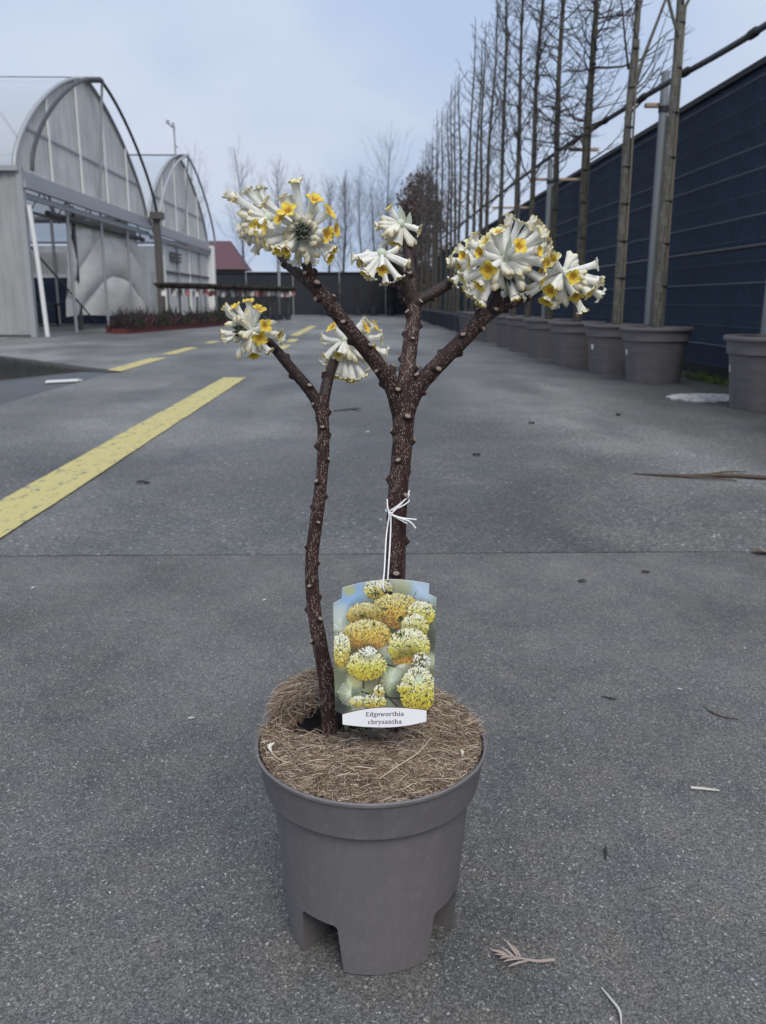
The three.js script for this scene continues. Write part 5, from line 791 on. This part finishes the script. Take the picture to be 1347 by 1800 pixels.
// ------------------------------------------------------------------ litter on the asphalt
{
  const tan = std([0.30, 0.245, 0.205], 0.8), pale = std([0.50, 0.48, 0.44], 0.75), dark = std([0.035, 0.03, 0.028], 0.85), browny = std([0.085, 0.06, 0.045], 0.85);
  const needle = (len, w) => grid(8, 2, (u, v) => { const q = (v - 0.5) * 2, ww = w * Math.pow(Math.sin(Math.PI * (0.12 + 0.86 * u)), 0.7); return [u * len, 0.0022 * Math.sin(u * 2.6) + 0.0008 * (1 - q * q), q * ww]; });
  const t = thing('dry_sprig', 'dry pinkish-brown conifer sprig lying right of the pot foot', 'sprig', [0.187, 0.004, -0.772], 0.0);
  const tm = std([0.33, 0.265, 0.235], 0.8, { side: THREE.DoubleSide });
  part('twig', tube([[0.036, 0.001, -0.003, 0.0022], [0.015, 0.002, 0.0, 0.0019], [-0.006, 0.003, -0.004, 0.0014], [-0.02, 0.003, -0.006, 0.001]], { sides: 7, lump: 0.3 }), tm, t);
  [[0.004, 0.0, 2.75, 0.028], [-0.002, -0.002, 2.85, 0.026], [-0.008, -0.003, 2.95, 0.022], [-0.012, -0.004, 3.05, 0.018], [-0.016, -0.005, -3.05, 0.019], [-0.02, -0.006, -2.9, 0.018], [-0.016, -0.006, -2.55, 0.02], [-0.012, -0.005, -2.4, 0.02], [-0.008, -0.005, -2.05, 0.026], [-0.004, -0.004, -1.9, 0.022], [-0.02, -0.006, -2.7, 0.022]].forEach(([x, z, a, l], i) => { const n = part('needle', needle(l, 0.0018), tm, t); n.position.set(x, 0.003 + 0.0012 * (i % 3), z); n.rotation.set(0, -a, 0); n.rotateZ(0.06 * (i % 3)); });
  single('dry_curl', tube([[0.268, 0.003, -0.737, 0.0008], [0.274, 0.0035, -0.722, 0.0016], [0.279, 0.004, -0.706, 0.0018], [0.276, 0.003, -0.69, 0.0009]], { sides: 6 }), pale, 'curved pale plant strip lying in the bottom right foreground', 'plant litter');
  single('pale_stick', tube([[0.524, 0.0035, -1.107, 0.0026], [0.545, 0.004, -1.102, 0.0024], [0.567, 0.003, -1.099, 0.0014]], { sides: 6, lump: 0.3 }), pale, 'short pale stick lying on the asphalt right of the pot', 'stick');
  single('dark_twig', tube([[0.337, 0.003, -0.947, 0.0014], [0.341, 0.004, -0.958, 0.0022], [0.344, 0.0035, -0.972, 0.001]], { sides: 5, lump: 0.3 }), dark, 'short dark twig on the asphalt above the dry sprig', 'twig');
  single('thin_twig', tube([[0.655, 0.003, -1.36, 0.0008], [0.664, 0.004, -1.335, 0.0016], [0.68, 0.003, -1.322, 0.0012], [0.70, 0.003, -1.315, 0.0008]], { sides: 5 }), browny, 'thin bent brown twig at the right, above the pale stick', 'twig');
  single('thin_twig', tube([[0.470, 0.003, -1.405, 0.001], [0.482, 0.0045, -1.398, 0.0018], [0.495, 0.003, -1.393, 0.0009]], { sides: 5 }), dark, 'tiny dark twig on the asphalt right of the label', 'twig');
  single('fallen_branch', [tube([[1.22, 0.004, -3.43, 0.003], [1.4, 0.009, -3.36, 0.007], [1.58, 0.01, -3.36, 0.009], [1.85, 0.01, -3.29, 0.010]], { sides: 6, lump: 0.3 }), tube([[1.34, 0.006, -3.38, 0.004], [1.5, 0.009, -3.32, 0.005], [1.62, 0.006, -3.27, 0.003]], { sides: 5 }), tube([[1.5, 0.008, -3.36, 0.005], [1.64, 0.012, -3.42, 0.004], [1.75, 0.006, -3.45, 0.002]], { sides: 5 })], browny, 'long flat dead branch lying at the right edge before the pots', 'branch');
  single('forked_twig', [tube([[-0.22, 0.005, -5.5, 0.004], [-0.12, 0.008, -5.56, 0.005], [-0.03, 0.005, -5.66, 0.003]], { sides: 5 }), tube([[-0.10, 0.007, -5.58, 0.004], [-0.02, 0.005, -5.5, 0.002]], { sides: 5 })], dark, 'dark forked twig lying between the two stems, farther back', 'twig');
  const leafL = (x, z, a, s, m, l, y = 0.004) => { const g = grid(8, 4, (u, v) => { const q = (v - 0.5) * 2, w = 0.016 * s * Math.sin(Math.PI * (0.06 + 0.9 * u)); return [u * 0.055 * s, y + 0.006 * s * q * q + 0.004 * s * Math.sin(u * 5), q * w]; }); g.rotateY(a); g.translate(x, 0, z); return single('dead_leaf', g, m, l, 'leaf'); };
  const lm = std([0.045, 0.034, 0.028], 0.8, { side: THREE.DoubleSide }), lm2 = std([0.10, 0.075, 0.055], 0.8, { side: THREE.DoubleSide });
  leafL(1.205, -2.285, 0.1, 1, lm2, 'curled brown leaf on the pavement joint at the right edge');
  leafL(-0.985, -3.285, 0.2, 1, lm, 'dark leaf on the asphalt right of the yellow line');
  leafL(0.585, -3.86, 2.2, 1, lm, 'dark leaf on the asphalt right of the thick stem');
  leafL(1.05, -4.9, 0.8, 1.1, lm, 'dark leaf on the asphalt before the middle pots');
  leafL(1.75, -5.25, 1.6, 1.2, lm, 'dark leaf on the asphalt before the large pale-trunk pot');
  leafL(0.80, -2.12, 0.3, 0.5, lm, 'tiny dark leaf just right of the joint middle');
  leafL(0.62, -2.05, 2.9, 0.45, lm, 'tiny dark leaf nearest the label, below the joint');
  const chip = (x, z, s, l) => { const g = new THREE.IcosahedronGeometry(0.006 * s, 1); { const p = g.attributes.position; for (let i = 0; i < p.count; i++) { const k = 0.75 + 0.5 * hash2(Math.round(p.getX(i) * 1e5), Math.round(p.getZ(i) * 1e5), 7); p.setXYZ(i, p.getX(i) * k, p.getY(i) * k, p.getZ(i) * k); } g.computeVertexNormals(); } g.scale(1.1, 0.3, 0.45); g.rotateY(x * 9); g.translate(x, 0.002 * s + 0.001, z); single('white_chip', g, std([0.46, 0.455, 0.44], 0.7), l, 'chip'); };
  chip(0.637, -1.434, 0.8, 'small white chip on the asphalt at the right, level with the label foot'); chip(-0.266, -1.932, 1.1, 'small white chip on the asphalt left of the thin stem'); chip(-0.911, -2.032, 1.2, 'white chip on the asphalt below the yellow line at the left'); chip(0.86, -1.62, 0.7, 'small white chip near the right edge, level with the label top'); chip(-0.33, -1.34, 0.9, 'pale sliver on the asphalt left of the pot rim'); chip(0.02, -4.6, 2.2, 'pale flat flake on the asphalt between the two stems');
  // loose grit
  const R = rng(321), n = 700, im = new THREE.InstancedMesh(new THREE.IcosahedronGeometry(1, 0), std([1, 1, 1], 0.8), n), m = new THREE.Matrix4(), q = new THREE.Quaternion(), e = new THREE.Euler(), col = new THREE.Color();
  for (let i = 0; i < n; i++) { const d = Math.pow(R(), 1.6) * 3.6 + 0.45, a = (R() - 0.5) * 1.15, x = Math.sin(a) * d * 1.05, z = -Math.cos(a) * d, s = (0.0005 + 0.0010 * R() * R()) * (1 + 0.2 * d); e.set(R() * 6, R() * 6, R() * 6); q.setFromEuler(e); m.compose(V(x, z < -2.3 ? 0.003 : 0.001, z), q, V(s * 1.3, s * 0.8, s)); im.setMatrixAt(i, m); const v = R() < 0.3 ? 0.06 : 0.2 + 0.45 * R() * R(); col.setRGB(v, v * 0.99, v * 0.96); im.setColorAt(i, col); }
  im.name = 'grit'; im.scale.z = DEEP; shade(im); scene.add(im); tag(im, 'loose fine grit scattered over the asphalt', 'grit', null, 'stuff');
}

renderer.render(scene, camera);
